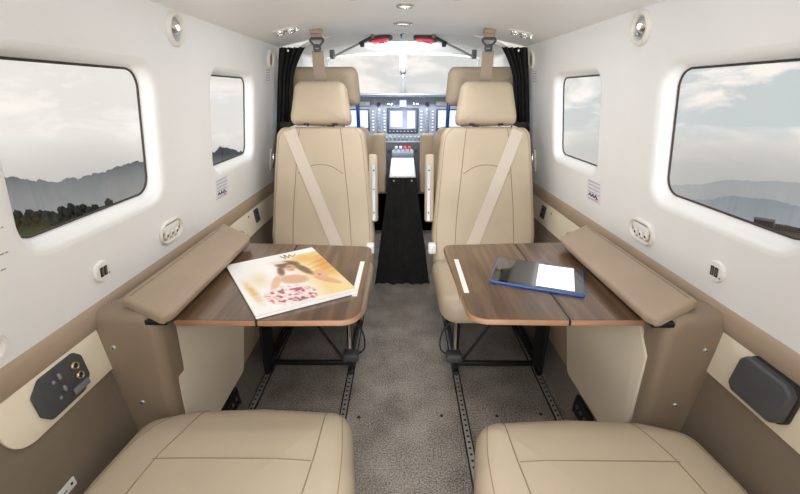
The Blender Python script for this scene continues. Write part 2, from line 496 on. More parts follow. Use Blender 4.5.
# ------------------------------------------------------------------ side consoles
def console(s, lab):
    xi = .545
    ex = .010 if s > 0 else 0
    t = thing('side_console', lab, 'console', (s*.61, 1.0, .25), 'side consoles')
    # body: cross-section in (x,z), run along Y
    def sec(g): return [(.668, .695), (.58-g, .695), (.530-g*.5, .672), (.516, .64), (.527, .45), (.552, .25), (.632, .25), (.640, .40)]
    Mx = frame((0, .75, 0), (s, 0, 0), (0, 0, 1), (0, 1, 0))
    near = cushion(rpoly([(.715, .702), (.562+ex, .698), (.540+ex, .665), (.556, .23), (.660, .23), (.685, .40), (.706, .55)], [.026, .03, .03, .026, .026, .08, .05], 6), .075, .024, .004, frame((0, .825, 0), (s, 0, 0), (0, 0, 1), (0, -1, 0)), 6, .012, None, False)
    part('pillar', near, M['pillar'], t, 'dark taupe leather end with two screws')
    Mx = frame((0, .79, 0), (s, 0, 0), (0, 0, 1), (0, 1, 0))
    part('body', prism(rpoly([(.668, .695), (.56, .695), (.556, .66), (.556, .25), (.633, .25), (.645, .40)], [.002, .01, .004, .01, .004, .02], 4), .55, Mx, .012, 3), M['ledge'], t)
    # cream inner panel
    sg = 1 if s > 0 else 1
    poly = [(.790, .570), (.845, .637), (1.22, .637), (1.185, .40), (1.13, .255), (.790, .255)]
    Mx = frame((s*.556, 0, 0), (0, 1, 0), (0, 0, 1), (1, 0, 0))
    if s > 0: Mx = frame((s*.556-.010, 0, 0), (0, 1, 0), (0, 0, 1), (1, 0, 0))
    part('inner_panel', prism(rpoly(poly, [.004, .02, .01, .03, .02, .01], 5), .010, Mx, .002), M['cream'], t, 'cream panel facing the footwell')
    # two screws on the near face
    for (x, z) in ((.645, .617), (.615, .465)):
        b = lathe([(0, .004), (.0045, .004), (.0065, .002), (.0075, -.003)], frame((s*x, .7475, z), (1, 0, 0), (0, 0, 1), (0, -1, 0)), 14)
        sc = part('screw', b, M['steel'], t)
        part('screw_recess', lathe([(0, .0046), (.0022, .0046), (.0022, .003)], frame((s*x, .7475, z), (1, 0, 0), (0, 0, 1), (0, -1, 0)), 8), M['black'], sc)
    # hinged leather lid sloping over the table edge
    hz = Vector((s*.622, 0, .715)); lp = Vector((s*.508, 0, .684))
    u = (lp-hz); L = u.length; u.normalize()
    v = Vector((0, 1, 0)); n = u.cross(v)
    if n.z < 0: n = -n
    Mx = frame(hz-n*.012, u, v, n)
    ol = rpoly([(0, .778), (L*.93, .742), (L, .775), (L*.99, 1.24), (L*.92, 1.268), (0, 1.315)], [.004, .012, .02, .02, .01, .004], 5)
    lid = cushion(ol, .026, .009, .007, Mx, 6, .03)
    bv = BVHTree.FromBMesh(lid)
    sm = on_surface(bv, [hz+u*(L*.10)+v*(.77+.54*k/30) for k in range(31)], -n, .0002)
    ld = part('lid', lid, M['ledge'], t, 'padded taupe leather lid')
    part('seam', tube(sm, .0012, 6), M['seam'], ld)
    # dark slot below the near end of the lid
    part('slot', rbox((s*.540, .766, .6785), (.05, .030, .012), .002, 1, None), M['black'], t, 'dark table slot below the lid')
    return t
console(-1, 'taupe leather side console holding the table with the magazine')
console(1, 'taupe leather side console holding the table with the tablet')

# ------------------------------------------------------------------ folding tables
def table(s, lab, xi_n, xi_f, hx_n, hx_f, yn, yf):
    t = thing('folding_table', lab, 'table', (s*.33, 1.02, .642), 'fold-out tables')
    z0, th = .644, .016
    xo = .5535
    Mx = frame((0, 0, z0), (1, 0, 0), (0, 1, 0), (0, 0, 1))
    g = .0022
    inner = [(s*xi_n, yn+.004), (s*(hx_n-g), yn), (s*(hx_f-g), yf), (s*xi_f, yf-.02)]
    outer = [(s*(hx_n+g), yn), (s*xo, yn+.005+.03), (s*xo, yf+.015), (s*(hx_f+g), yf)]
    outer[1] = (s*.500, yn)
    e = .032 if s > 0 else 0
    outer = [(s*(hx_n+g), yn), (s*(.530+e), yn+.002), (s*(.530+e), .828), (s*(.553+e*.65), .830), (s*(.553+e*.4), yf+.01), (s*(hx_f+g), yf)]
    for nm, poly, r in (('inner_leaf', inner, [.045, .004, .004, .03]), ('outer_leaf', outer, [.004, .004, .004, .004, .01, .004])):
        rp = rpoly(poly, r, 8)
        lf = part(nm, prism(rp, th-.0014, Mx, .003, 3), M['woodedge'], t)
        c = sum(rp, Vector((0, 0)))/len(rp)
        top = [c+(p-c)*(1-.002/max(.05, (p-c).length)) for p in rp]
        part('veneer', prism(top, .0014, frame((0, 0, z0+th-.0014), (1, 0, 0), (0, 1, 0), (0, 0, 1)), .0005, 1), M['wood'], lf, 'glossy walnut veneer')
    part('hinge', prism([(s*(hx_n-.0021), yn+.002), (s*(hx_n+.0021), yn+.002), (s*(hx_f+.0021), yf-.002), (s*(hx_f-.0021), yf-.002)][::s], th-.001, Mx), M['black'], t, 'black hinge line', smooth=False)
    # support arms
    part('support_arm', rbox((s*.37, 1.00, z0-.007), (.34, .05, .014), .003, 2), M['black'], t)
    y = 1.025 if s < 0 else 1.045; x = .124 if s < 0 else .168
    part('white_strip', rbox((s*x, y, z0+th+.0006), (.0135, .225, .0012), .0004, 1), M['strip'], t, 'white inlaid strip')
    return t
table(-1, 'walnut fold-out table with an open-spread magazine, left of the aisle'.replace('an open-spread', 'a'), .098, .104, .338, .363, .793, 1.290)
table(1, 'walnut fold-out table with a tablet, right of the aisle', .157, .137, .388, .389, .800, 1.305)

# ------------------------------------------------------------------ magazine
def magazine():
    A, B, C = Vector((-.528, 1.091)), Vector((-.302, 1.24)), Vector((-.337, .797))
    A = Vector((-.520, 1.085)); e = (B-Vector((-.528, 1.091))); f = C-Vector((-.528, 1.091))
    t = thing('magazine', 'large glossy magazine with a woman in a flowered dress on its cover', 'magazine', (-.33, 1.0, .661))
    D = Vector((-.116, .927))
    def P(u, v): return ((Vector((-.528, 1.091))*(1-u)+B*u)*(1-v)+(C*(1-u)+D*u)*v)
    def hgt(u, v):  # the free right edge curls up a little
        return .6632+.004+.006*max(0, u-.35)**2*(.3+v) + .004*math.sin(u*PI)*v
    nu, nv = 80, 110
    def col(u, v):
        w = noise.noise((u*6, v*6, 1))*.5+.5; w2 = noise.noise((u*26, v*26, 5))*.5+.5
        def mixc(c, d, k): k = max(0, min(1, k)); return [a*(1-k)+b*k for a, b in zip(c, d)]
        def blob(cu, cv, ru, rv, rot=0, soft=.25):
            du, dv = u-cu, v-cv; c_, s_ = math.cos(rot), math.sin(rot)
            x = (du*c_+dv*s_)/ru; y = (-du*s_+dv*c_)/rv
            d = math.sqrt(x*x+y*y); return (1-d)/soft
        c = [248, 245, 240]
        c = mixc(c, [236, 200, 120], min(.9, (u-.55)*4)*(1 if v > .1 else 0)*(0.75+.35*w))      # warm ground at the right
        c = mixc(c, [216, 150, 62], blob(.95, .42, .16, .34, .1, .6)*.8*(.6+.6*w2))
        c = mixc(c, [190, 120, 50], max(0, math.sin((v*1.0+u*.25)*70))*.35*blob(.93, .36, .2, .3, .1, .5))
        c = mixc(c, [232, 176, 84], blob(.80, .22, .16, .12, 0, .6)*(.5+.5*w2))
        c = mixc(c, [226, 178, 104], blob(.09, .62, .06, .3, -.1, .6)*.8*(.4+.9*w2))            # cane chair back at the left
        c = mixc(c, [236, 205, 150], blob(.22, .45, .14, .2, 0, .8)*.6)
        c = mixc(c, [104, 66, 44], blob(.585, .27, .15, .10, .35, .3)*(.6+.6*w2))
        c = mixc(c, [120, 78, 52], blob(.47, .38, .05, .13, .25, .5)*(.6+.6*w2))                            # hair
        c = mixc(c, [118, 76, 50], blob(.70, .43, .06, .19, -.3, .45)*(.5+.8*w2))
        c = mixc(c, [240, 226, 204], blob(.50, .19, .14, .045, .35, .4)*.7)                      # sun hat
        c = mixc(c, [222, 164, 132], blob(.585, .35, .065, .085, .3, .3))                       # face
        c = mixc(c, [150, 60, 52], blob(.59, .395, .02, .010, .3, .5)*.8)
        c = mixc(c, [86, 48, 40], blob(.575, .325, .045, .012, .35, .5)*.8)
        c = mixc(c, [228, 172, 138], blob(.53, .58, .17, .10, .35, .3))                        # shoulders
        c = mixc(c, [222, 160, 124], blob(.83, .72, .17, .055, .85, .3))                       # bent arm
        c = mixc(c, [226, 168, 130], blob(.83, .58, .06, .10, -.3, .3))
        c = mixc(c, [232, 180, 146], blob(.34, .58, .05, .17, .5, .3))
        k = blob(.40, .82, .26, .17, .25, .2)                                                   # flowered dress
        if k > 0:
            d = [246, 236, 232]; q = noise.noise((u*22, v*22, 9)); q2 = noise.noise((u*20, v*20, 19))
            d = mixc(d, [205, 62, 70], (q-.12)*7); d = mixc(d, [104, 92, 116], (q2-.28)*7); d = mixc(d, [238, 160, 150], (-q-.2)*5)
            c = mixc(c, d, k)
        c = mixc(c, [198, 54, 70], blob(.80, .60, .022, .016, 0, .4))
        c = mixc(c, [250, 248, 244], max(0, (.10-v)*14))
        c = mixc(c, [250, 247, 240], max(0, (.07-u)*16))
        c = mixc(c, [250, 248, 246], .12)  # glare painted in as a thin white wash over the print
        if v > .955: c = mixc(c, [246, 242, 236], .8)
        return c
    bm = bmesh.new(); g = []
    for j in range(nv+1):
        g.append([])
        for i in range(nu+1):
            u, v = i/nu, j/nv; p = P(u, v); g[-1].append(bm.verts.new((p.x, p.y, hgt(u, v))))
    cols = []
    lay = bm.loops.layers.float_color.new('print')
    for j in range(nv):
        for i in range(nu):
            f_ = bm.faces.new((g[j][i], g[j+1][i], g[j+1][i+1], g[j][i+1]))
            for lp, (a, b) in zip(f_.loops, ((i, j), (i, j+1), (i+1, j+1), (i+1, j))):
                lp[lay] = lin(col(a/nu, b/nv))
            f_.smooth = True
    part('cover', bm, M['print'], t, 'printed cover picture', recalc=False)
    # pages below
    bm = bmesh.new(); top = []; bot = []
    ring = [(k/20, 0) for k in range(20)]+[(1, k/20) for k in range(20)]+[(1-k/20, 1) for k in range(20)]+[(0, 1-k/20) for k in range(20)]
    for u, v in ring:
        p = P(u, v); top.append(bm.verts.new((p.x, p.y, hgt(u, v)-.0006))); bot.append(bm.verts.new((p.x, p.y, .6616)))
    for i in range(len(top)): j = (i+1) % len(top); bm.faces.new((top[i], top[j], bot[j], bot[i]))
    bm.faces.new(bot)
    part('pages', bm, M['paper'], t, 'white page edges')
    # pen-like masthead flourish
    def W(u, v, h=.0006): p = P(u, v); return Vector((p.x, p.y, hgt(u, v)+h))
    fl = bez([W(.58, .06), W(.62, .13), W(.63, .05), W(.66, .13), W(.68, .07), W(.71, .12), W(.76, .07)], 8)
    part('masthead', tube(fl, .0011, 5), mat('brown_print', (120, 92, 66), .5), t, 'brown script flourish')
magazine()

# ------------------------------------------------------------------ tablet
def tablet():
    c = [Vector((.306, 1.163)), Vector((.531, 1.072)), Vector((.462, .905)), Vector((.232, .988))]
    o = (c[0]+c[1]+c[2]+c[3])/4
    x = ((c[1]-c[0])+(c[2]-c[3])).normalized(); y = Vector((-x.y, x.x))
    w = .243; h = .178
    Mx = frame((o.x, o.y, .6606), (x.x, x.y, 0), (y.x, y.y, 0), (0, 0, 1))
    t = thing('tablet', 'blue-cased tablet with a painted reflection whitening half its screen, lying on the table', 'tablet', (o.x, o.y, .6606))
    part('case', prism(rrect(-w/2, w/2, -h/2, h/2, .010), .0075, Mx, .002, 2), M['blue'], t, 'blue protective case')
    M2 = Mx @ Matrix.Translation((0, 0, .0072))
    sc = part('screen', prism(rrect(-w/2+.003, w/2-.003, -h/2+.003, h/2-.003, .009), .0012, M2, .0004, 1), M['glassblack'], t, 'glossy black front glass')
    M3 = Mx @ Matrix.Translation((0, 0, .0084))
    part('bright_reflection', prism([(.0, -.076), (.096, -.076), (.096, .076), (.0, .076)], .0002, M3), M['page'], sc, 'bright white reflection built as a glowing area', smooth=False)  # 'page' is the painted reflection on the glass
    part('dark_half', prism([(-.096, -.076), (-.001, -.076), (-.001, .076), (-.096, .076)], .0002, M3), M['dimhalf'], sc, 'dark half of the glass', smooth=False)
    part('camera_dot', lathe([(0, .0003), (.003, .0003), (.003, 0)], M3 @ Matrix.Translation((.108, 0, 0)), 12), M['grey'], sc)
tablet()

# ------------------------------------------------------------------ passenger seats
def leg_set(t, s, xc, yf, yr, top, wide=.18):
    for sx in (-1, 1):
        for y in (yf, yr):
            part('leg', join(tube([(xc+sx*wide, y, .012), (xc+sx*wide, y, top)], .011, 10), rbox((xc+sx*wide, y, .016), (.024, .07, .014), .003, 2)), M['black'], t)
    for y in (yf, yr): part('crossbar', rbox((xc, y, .045), (2*wide, .016, .022), .004, 2), M['black'], t)
    for sx in (-1, 1):
        part('side_rail', rbox((xc+sx*wide, (yf+yr)/2, .05), (.018, yr-yf, .02), .004, 2), M['black'], t)
    part('seat_pan', rbox((xc, (yf+yr)/2, top+.012), (.40, yr-yf+.10, .022), .006, 2), M['black'], t)

SL = .25
def facing_seat(s, xc, lab, grp='cabin passenger seats'):
    """seat turned to face the camera; back plane leans away by SL"""
    t = thing('passenger_seat', lab, 'seat', (xc, 1.55, 0), grp)
    w = Vector((0, -1, SL)).normalized(); up = Vector((0, SL, 1)).normalized()
    # cushion
    o = [(-.222, 1.275), (.160, 1.275), (.165, 1.34), (.222, 1.39), (.228, 1.68), (-.232, 1.68)]; rr = [.07, .03, .02, .03, .03, .03]
    if s < 0: o = [(-x, y) for x, y in o][::-1]; rr = rr[::-1]
    o = rpoly(o, rr, 8)
    Mx = frame((xc, 0, .335), (1, 0, 0), (0, 1, 0), (0, 0, 1))
    cb = cushion(o, .115, .045, .014, Mx, 8, .02)
    bv = BVHTree.FromBMesh(cb)
    cu = part('seat_cushion', cb, M['seat'], t)
    for sx in (-s,):
        pts = on_surface(bv, [(xc+sx*.155, 1.285+.35*k/24, .4) for k in range(25)], (0, 0, -1), 0)
        part('seam', tube(pts, .0015, 6), M['seam'], cu)
    # backrest: front surface plane Y = 1.66 + SL (z-.45)
    def BP(x, z, off=0): return Vector((x, 1.66+SL*(z-.45), z))+w*off
    th = .10
    Mx = frame(BP(xc, 0)-w*(th), (1, 0, 0), up, w)
    k = math.sqrt(1+SL*SL)
    def Z(z): return z*k
    o = rpoly([(-.222, Z(.40)), (.222, Z(.40)), (.232, Z(.55)), (.209, Z(.84)), (.193, Z(.985)), (.172, Z(1.012)), (-.172, Z(1.012)), (-.193, Z(.985)), (-.209, Z(.84)), (-.232, Z(.55))], [.03, .03, .08, .1, .03, .03, .03, .03, .1, .08], 6)
    bb = cushion(o, th, .030, .010, Mx, 8, .018)
    bv = BVHTree.FromBMesh(bb)
    bk = part('backrest', bb, M['seat'], t)
    def line(pp, r=.0016):
        pts = on_surface(bv, [BP(xc+x, z) for x, z in pp], -w, -.0002)
        if len(pts) > 2: part('seam', tube(pts, r, 6), M['seam'], bk)
    for sx in (-1, 1):
        line([tuple(q) for q in bez([(sx*.050, 1.008), (sx*.066, .985), (sx*.084, .93), (sx*.098, .86), (sx*.118, .70), (sx*.130, .50)] if False else [(sx*.088, 1.006), (sx*.098, .93), (sx*.108, .82), (sx*.124, .65), (sx*.132, .48)], 8)])
        line([tuple(q) for q in bez([(sx*.150, 1.004), (sx*.178, .965), (sx*.192, .84), (sx*.210, .62), (sx*.212, .48)], 8)], .0011)
    line([tuple(q) for q in bez([(-.100, .815), (-.05, .845), (0, .853), (.05, .845), (.100, .815)], 8)])
    # headrest on two posts
    h = thing_part = None
    ow = rpoly([(-.130, Z(1.024)), (.130, Z(1.024)), (.132, Z(1.06)), (.108, Z(1.200)), (-.108, Z(1.200)), (-.132, Z(1.06))], [.022, .022, .04, .035, .035, .04], 6)
    Mh = frame(BP(xc, 0)-w*(.095), (1, 0, 0), up, w)
    hb = part('headrest', cushion(ow, .095, .034, .005, Mh, 8, .015), M['seat'], t)
    for sx in (-1, 1):
        part('headrest_post', tube([BP(xc+sx*.063, .985, -.045), BP(xc+sx*.063, 1.05, -.045)], .006, 10), M['chrome'], hb)
        part('post_collar', rbox((xc+sx*.063, BP(0, 1.018, -.03).y, 1.018), (.024, .03, .008), .003, 2), M['black'], hb)
    # folded-up armrest at the aisle side
    a = -s
    xa = .132 if s < 0 else .119
    xa = s*xa
    part('armrest', rbox((0, 0, 0), (.040, .055, .30), .012, 4, frame(BP(xa, .755, -.04), (1, 0, 0), -w, up)), M['seat'], t)
    ar = t.children[-1]
    part('metal_strip', rbox((0, 0, 0), (.017, .004, .25), .002, 1, frame(BP(xa-s*.004, .735, -.009), (1, 0, 0), -w, up)), M['steel'], ar, 'grey metal strip')
    for z in (.83, .75, .65):
        part('strip_screw', lathe([(0, .002), (.0035, .0015), (.004, 0)], frame(BP(xa-s*.004, z, -.0068), (1, 0, 0), up, w), 10), M['dark'], ar)
    # white latch at the aisle side of the back
    part('latch', rbox((xa+s*.012, 1.665, .50), (.035, .04, .045), .008, 3), M['whiteplastic'], t, 'small white latch block')
    # base
    lc = -.405 if s < 0 else .412
    leg_set(t, s, lc, 1.45, 1.80, .30)
    for sx in (-1, 1):
        part('strut', tube([(lc+sx*.02, 1.43, .30), (lc+sx*.165, 1.43, .055)], .006, 8), M['black'], t)
    part('shroud', rbox((lc+s*.155, 1.40, .20), (.012, .12, .24), .004, 2), M['black'], t, 'dark plate on the wall side leg')
    lv = s*.205
    part('lever_box', rbox((lv, 1.33, .170), (.062, .05, .034), .009, 3), M['grey'] if False else M['dark'], t, 'grey release lever')
    part('lever_stem', tube([(lv+s*.006, 1.35, .175), (lv+s*.012, 1.40, .24), (lv+s*.012, 1.42, .31)], .007, 8), M['chrome'], t)
    part('cable', tube(bez([(lv-s*.015, 1.36, .31), (lv-s*.050, 1.34, .27), (lv-s*.054, 1.34, .20), (lv-s*.02, 1.36, .15)], 8), .003, 6), M['black'], t, 'thin black cable loop')
    return BP, bv, xc
SEATL = facing_seat(-1, -.360, 'tan leather seat facing aft behind the table with the magazine')
SEATR = facing_seat(1, .364, 'tan leather seat facing aft behind the table with the tablet')

def near_seat(s, xc, yf, lab):
    t = thing('passenger_seat', lab, 'seat', (xc, .45, 0), 'cabin passenger seats')
    pts = [(-.258, .10), (.245, .10), (.250, .58), (.225, yf-.012), (.02, yf+.002), (-.14, yf-.006), (-.250, yf-.040), (-.268, .55)]
    rr = [.03, .03, .08, .05, .3, .06, .055, .10]
    if s > 0: pts = [(-x, y) for x, y in pts][::-1]; rr = rr[::-1]
    Mx = frame((xc, 0, .315), (1, 0, 0), (0, 1, 0), (0, 0, 1))
    cb = cushion(rpoly(pts, rr, 10), .150, .055, .012, Mx, 9, .015)
    bv = BVHTree.FromBMesh(cb)
    cu = part('seat_cushion', cb, M['seat'], t)
    def line(pp, r=.0016):
        q = on_surface(bv, [Vector((xc+x, y, .4)) for x, y in pp], (0, 0, -1), -.0003)
        part('seam', tube(q, r, 6), M['seam'], cu)
    a = -s      # aisle direction
    line([tuple(q) for q in bez([(a*.170, yf-.014), (a*.168, .60), (a*.160, .45), (a*.158, .15)], 10)])
    line([tuple(q) for q in bez([(-a*.110, yf-.018), (-a*.128, .655), (-a*.146, .58), (-a*.158, .45), (-a*.16, .15)], 10)])
    line([(x, .585) for x in [(-.150+.314*k/20)*a for k in range(21)]])
    line([tuple(q) for q in bez([(a*.205, yf-.03), (a*.222, .60), (a*.226, .45), (a*.226, .15)], 10)], .0011)
    line([tuple(q) for q in bez([(-a*.165, yf-.030), (-a*.218, .64), (-a*.236, .55), (-a*.240, .42), (-a*.226, .15)], 10)], .0011)
    leg_set(t, s, xc, .18, .58, .285)
    # reclined backrest behind the viewer
    w = Vector((0, 1, .40)).normalized(); up = Vector((0, -.40, 1)).normalized()
    Mb = frame((xc, .17, .40), (-1, 0, 0), up, w)
    o = rpoly([(-.235, 0), (.235, 0), (.225, .45), (.17, .62), (-.17, .62), (-.225, .45)], [.03, .03, .1, .06, .06, .1], 6)
    part('backrest', cushion(o, .10, .03, .01, Mb @ Matrix.Translation((0, 0, -.10)), 6, .03), M['seat'], t)
    o = rpoly([(-.13, .645), (.13, .645), (.11, .82), (-.11, .82)], .03, 6)
    part('headrest', cushion(o, .09, .03, .01, Mb @ Matrix.Translation((0, 0, -.10)), 6, .03), M['seat'], t)
    for sx in (-1, 1):
        part('headrest_post', tube([Mb @ Vector((sx*.06, .58, -.055)), Mb @ Vector((sx*.06, .67, -.055))], .006, 8), M['chrome'], t)
near_seat(-1, -.345, .757, 'tan leather seat cushion in the left foreground')
near_seat(1, .397, .728, 'tan leather seat cushion in the right foreground')

# ------------------------------------------------------------------ shoulder belts
def belt(s, xm, seat, top, bot, lab):
    BP, bv, xc = seat
    t = thing('shoulder_belt', lab, 'seat belt', (xm, 1.89, 1.20), 'shoulder belts')
    zc = cz(xm)
    part('ceiling_anchor', rbox((xm, 1.89, zc-.008), (.050, .030, .018), .004, 2), M['ledge'], t)
    up = [(xm, 1.89, zc-.012), (xm, 1.893, 1.352)]
    part('upper_strap', tube(up, 0, flat=(.046, .003, (0, -1, 0))), M['strap'], t)
    xs = xm+s*.002
    rg = rpoly([(-.027, .018), (.027, .018), (.028, .009), (.011, -.010), (.015, -.026), (-.015, -.026), (-.011, -.010), (-.028, .009)], .006, 4)
    ringp = [(xm+p[0], 1.888, 1.342+p[1]) for p in rg]
    part('buckle_ring', join(tube(ringp, .0045, 8, closed=True), rbox((xm, 1.886, 1.332), (.018, .010, .014), .003, 2), rbox((xm, 1.886, 1.314), (.030, .009, .010), .003, 2)), M['dark'], t, 'dark metal buckle')
    lo = bez([(xm, 1.893, 1.314), (xm+s*.001, 1.90, 1.26), (xm-s*.001, 1.915, 1.17), (xm-s*.004, 1.90, 1.06)], 8)
    part('lower_strap', tube(lo, 0, flat=(.050, .003, (0, -1, 0))), M['strap'], t)
    # webbing lying diagonally across the backrest
    n = 30; w = Vector((0, -1, SL)).normalized(); d = -w
    ends = [(top[0], 1.012), (bot[0], .455)]
    c = []
    for k in range(n+1):
        f = k/n; x = ends[0][0]+(ends[1][0]-ends[0][0])*f; z = ends[0][1]+(ends[1][1]-ends[0][1])*f
        c.append(BP(x, z))
    q = []
    for p in c:
        best = None
        for dx in (-.022, 0, .022):
            h = bv.ray_cast(p+Vector((dx, 0, 0))-d*.4, d)
            if h[0] is not None:
                e = (h[0]-p).dot(w)
                best = e if best is None else max(best, e)
        q.append(p+w*((best if best is not None else 0)+.0022))
    q = [BP(top[0]-s*-.0, 1.03, -.03)] + q if False else q
    part('diagonal_strap', tube(q, 0, flat=(.052, .0024, tuple(w))), M['belt'], t, 'pale webbing lying across the seat back')
belt(-1, -.365, SEATL, (-.498,), (-.272,), 'beige shoulder belt over the seat behind the table with the magazine')
belt(1, .362, SEATR, (.503,), (.290,), 'beige shoulder belt over the seat behind the table with the tablet')

# ------------------------------------------------------------------ curtains
def curtain(s, lab):
    bm = bmesh.new(); g = []
    nz, nu = 40, 60
    for j in range(nz+1):
        z = .06+(1.345-.06)*j/nz
        xo = (wx(z) if z > .7 else lx(z))-.012
        wid = .070+(max(0, z-1.20)/.145)**1.6*.055
        row = []
        for i in range(nu+1):
            u = i/nu
            y = 2.085+.018*math.sin(u*PI*9+.8*math.sin(z*5))+.012*math.sin(u*5+z*4)
            x = xo-.004-u*wid
            zz = z
            if j == nz: zz = min(z, cz(x)-.004)
            row.append(bm.verts.new((s*x, y, zz)))
        g.append(row)
    for j in range(nz):
        for i in range(nu): bm.faces.new((g[j][i], g[j][i+1], g[j+1][i+1], g[j+1][i]))
    bmesh.ops.recalc_face_normals(bm, faces=bm.faces)
    bmesh.ops.solidify(bm, geom=list(bm.faces), thickness=.003)
    t = thing('curtain', lab, 'curtain', (s*.6, 2.085, .06), 'cockpit curtains')
    part('drape', bm, M['blackcloth'], t)
    tie = [(s*((wx(1.0))-.018-k*.0085), 2.060, 1.0) for k in range(9)]
    part('tie_band', tube(tie, 0, flat=(.022, .004, (0, -1, 0))), M['black'], t)
    part('snap', lathe([(0, .004), (.005, .003), (.006, 0)], frame((s*.535, 2.06, 1.33), (1, 0, 0), (0, 0, 1), (0, -1, 0)), 10), M['chrome'], t)
curtain(-1, 'black pleated curtain gathered at the left cockpit opening')
curtain(1, 'black pleated curtain gathered at the right cockpit opening')

# ------------------------------------------------------------------ wall fittings
def reading_light(s, Y, z, lab):
    t = thing('reading_light', lab, 'light', (s*wx(z), Y, z), 'wall reading lights')
    Mx = wallM(s, Y, z)
    part('bezel', lathe([(.042, -.002), (.042, .006), (.039, .010), (.034, .011), (.031, .008), (.029, .002), (.029, -.004)], Mx, 32), M['ivory'], t)
    part('cup', lathe([(.0295, .002), (.027, .0012), (.018, .001), (0, .001)], Mx, 28), M['steel'], t)
    ey = part('eyeball', lathe([(0, .010), (.008, .009), (.014, .006), (.018, .0015)], Mx @ Matrix.Translation((.002, .004, .0)), 20), M['chrome'], t, 'chrome swivel eyeball')
    part('lens', lathe([(0, .0125), (.006, .012), (.008, .0095)], Mx @ Matrix.Translation((.002, .004, .0)), 14), M['lens'], ey)
    part('knob', lathe([(0, .012), (.004, .011), (.005, .004)], Mx @ Matrix.Translation((-.012, -.014, 0)), 10), M['chrome'], ey)
reading_light(-1, 1.185, 1.305, 'round reading light high on the wall between the left windows')
reading_light(1, 1.177, 1.305, 'round reading light high on the wall between the right windows')

def speaker_ring(s, Y, z, lab):
    t = thing('round_air_vent', lab, 'vent', (s*wx(z), Y, z), 'round wall vents')
    Mx = wallM(s, Y, z)
    part('bezel', lathe([(.040, -.002), (.040, .006), (.036, .010), (.031, .009), (.029, .002)], Mx, 28), M['ivory'], t)
    part('grille', lathe([(.030, .002), (.02, .003), (.008, .007), (0, .008)], Mx, 24), M['ledge'], t, 'tan centre')
speaker_ring(-1, 2.00, 1.288, 'round wall vent with tan centre by the left curtain')
speaker_ring(1, 2.06, 1.290, 'round wall vent with tan centre by the right curtain')

def stadium(w, h, r): return rrect(-w/2, w/2, -h/2, h/2, r, 8)
def oval_vent(s, Y, z, lab):
    t = thing('air_outlet', lab, 'air outlet', (s*wx(z), Y, z), 'oval air outlets')
    Mx = wallM(s, Y, z)
    bm = bmesh.new(); rings = []
    for w_, h_, d in ((.118, .066, -.001), (.118, .066, .005), (.112, .060, .008), (.104, .052, .007), (.100, .048, .003), (.098, .046, .0006)):
        rings.append([bm.verts.new(Mx @ Vector((p.x, p.y, d))) for p in stadium(w_, h_, h_/2*.98)])
    for A, B in zip(rings, rings[1:]):
        for i in range(len(A)): bm.faces.new((A[i], A[(i+1) % len(A)], B[(i+1) % len(A)], B[i]))
    part('bezel', bm, M['ivory'], t)
    part('well', prism(stadium(.098, .046, .0225), .001, Mx), M['ledge'], t, 'tan recess')
    part('cover', prism(stadium(.080, .020, .006), .004, Mx @ Matrix.Translation((0, .010, .0009)), .001, 2), M['whiteplastic'], t, 'white cover strip')
    for k in (-1, 0, 1):
        n = part('nozzle', lathe([(.011, .001), (.011, .005), (.008, .008), (.006, .006), (0, .0055)], Mx @ Matrix.Translation((k*.025, -.009, 0)), 16), M['ivory'], t)
        part('slot', lathe([(0, .0063), (.0045, .0063), (.0045, .005)], Mx @ Matrix.Translation((k*.025, -.009, 0)), 10), M['dark'], n)
oval_vent(-1, 1.092, .778, 'oval air outlet with three nozzles above the left console')
oval_vent(1, 1.096, .777, 'oval air outlet with three nozzles above the right console')

def usb(s, Y, z, lab):
    t = thing('charging_socket', lab, 'socket', (s*wx(z), Y, z), 'charging sockets')
    Mx = wallM(s, Y, z)
    part('plate', lathe([(.0245, -.001), (.0245, .004), (.022, .006), (.0, .006)], Mx, 28), M['whiteplastic'], t)
    for k in (-1, 1):
        p = part('port', prism(rrect(-.0045, .0045, -.011, .011, .001), .0015, Mx @ Matrix.Translation((k*.0058, 0, .0058))), M['black'], t)
        part('tongue', prism(rrect(-.0012, .0012, -.008, .008, .0004), .0006, Mx @ Matrix.Translation((k*.0058+.001, 0, .0072))), M['grey'], p)
    part('screw', lathe([(0, .0068), (.002, .0066), (.0024, .0058)], Mx @ Matrix.Translation((.0165, -.010, 0)), 8), M['grey'], t)
usb(-1, .806, .779, 'round white charging socket on the wall above the left pillar')
usb(1, .810, .781, 'round white charging socket on the wall above the right pillar')

t = thing('wall_ring', 'pale ring fitting cut by the left edge, low on the white wall', 'ring', (-wx(.758), .545, .758))
Mx = wallM(-1, .545, .758)
part('rim', lathe([(.026, -.001), (.026, .004), (.023, .007), (.019, .006), (.017, .001)], Mx, 28), M['ivory'], t)
part('cup', lathe([(.018, .001), (.010, .0006), (0, .0004)], Mx, 20), M['white'], t)

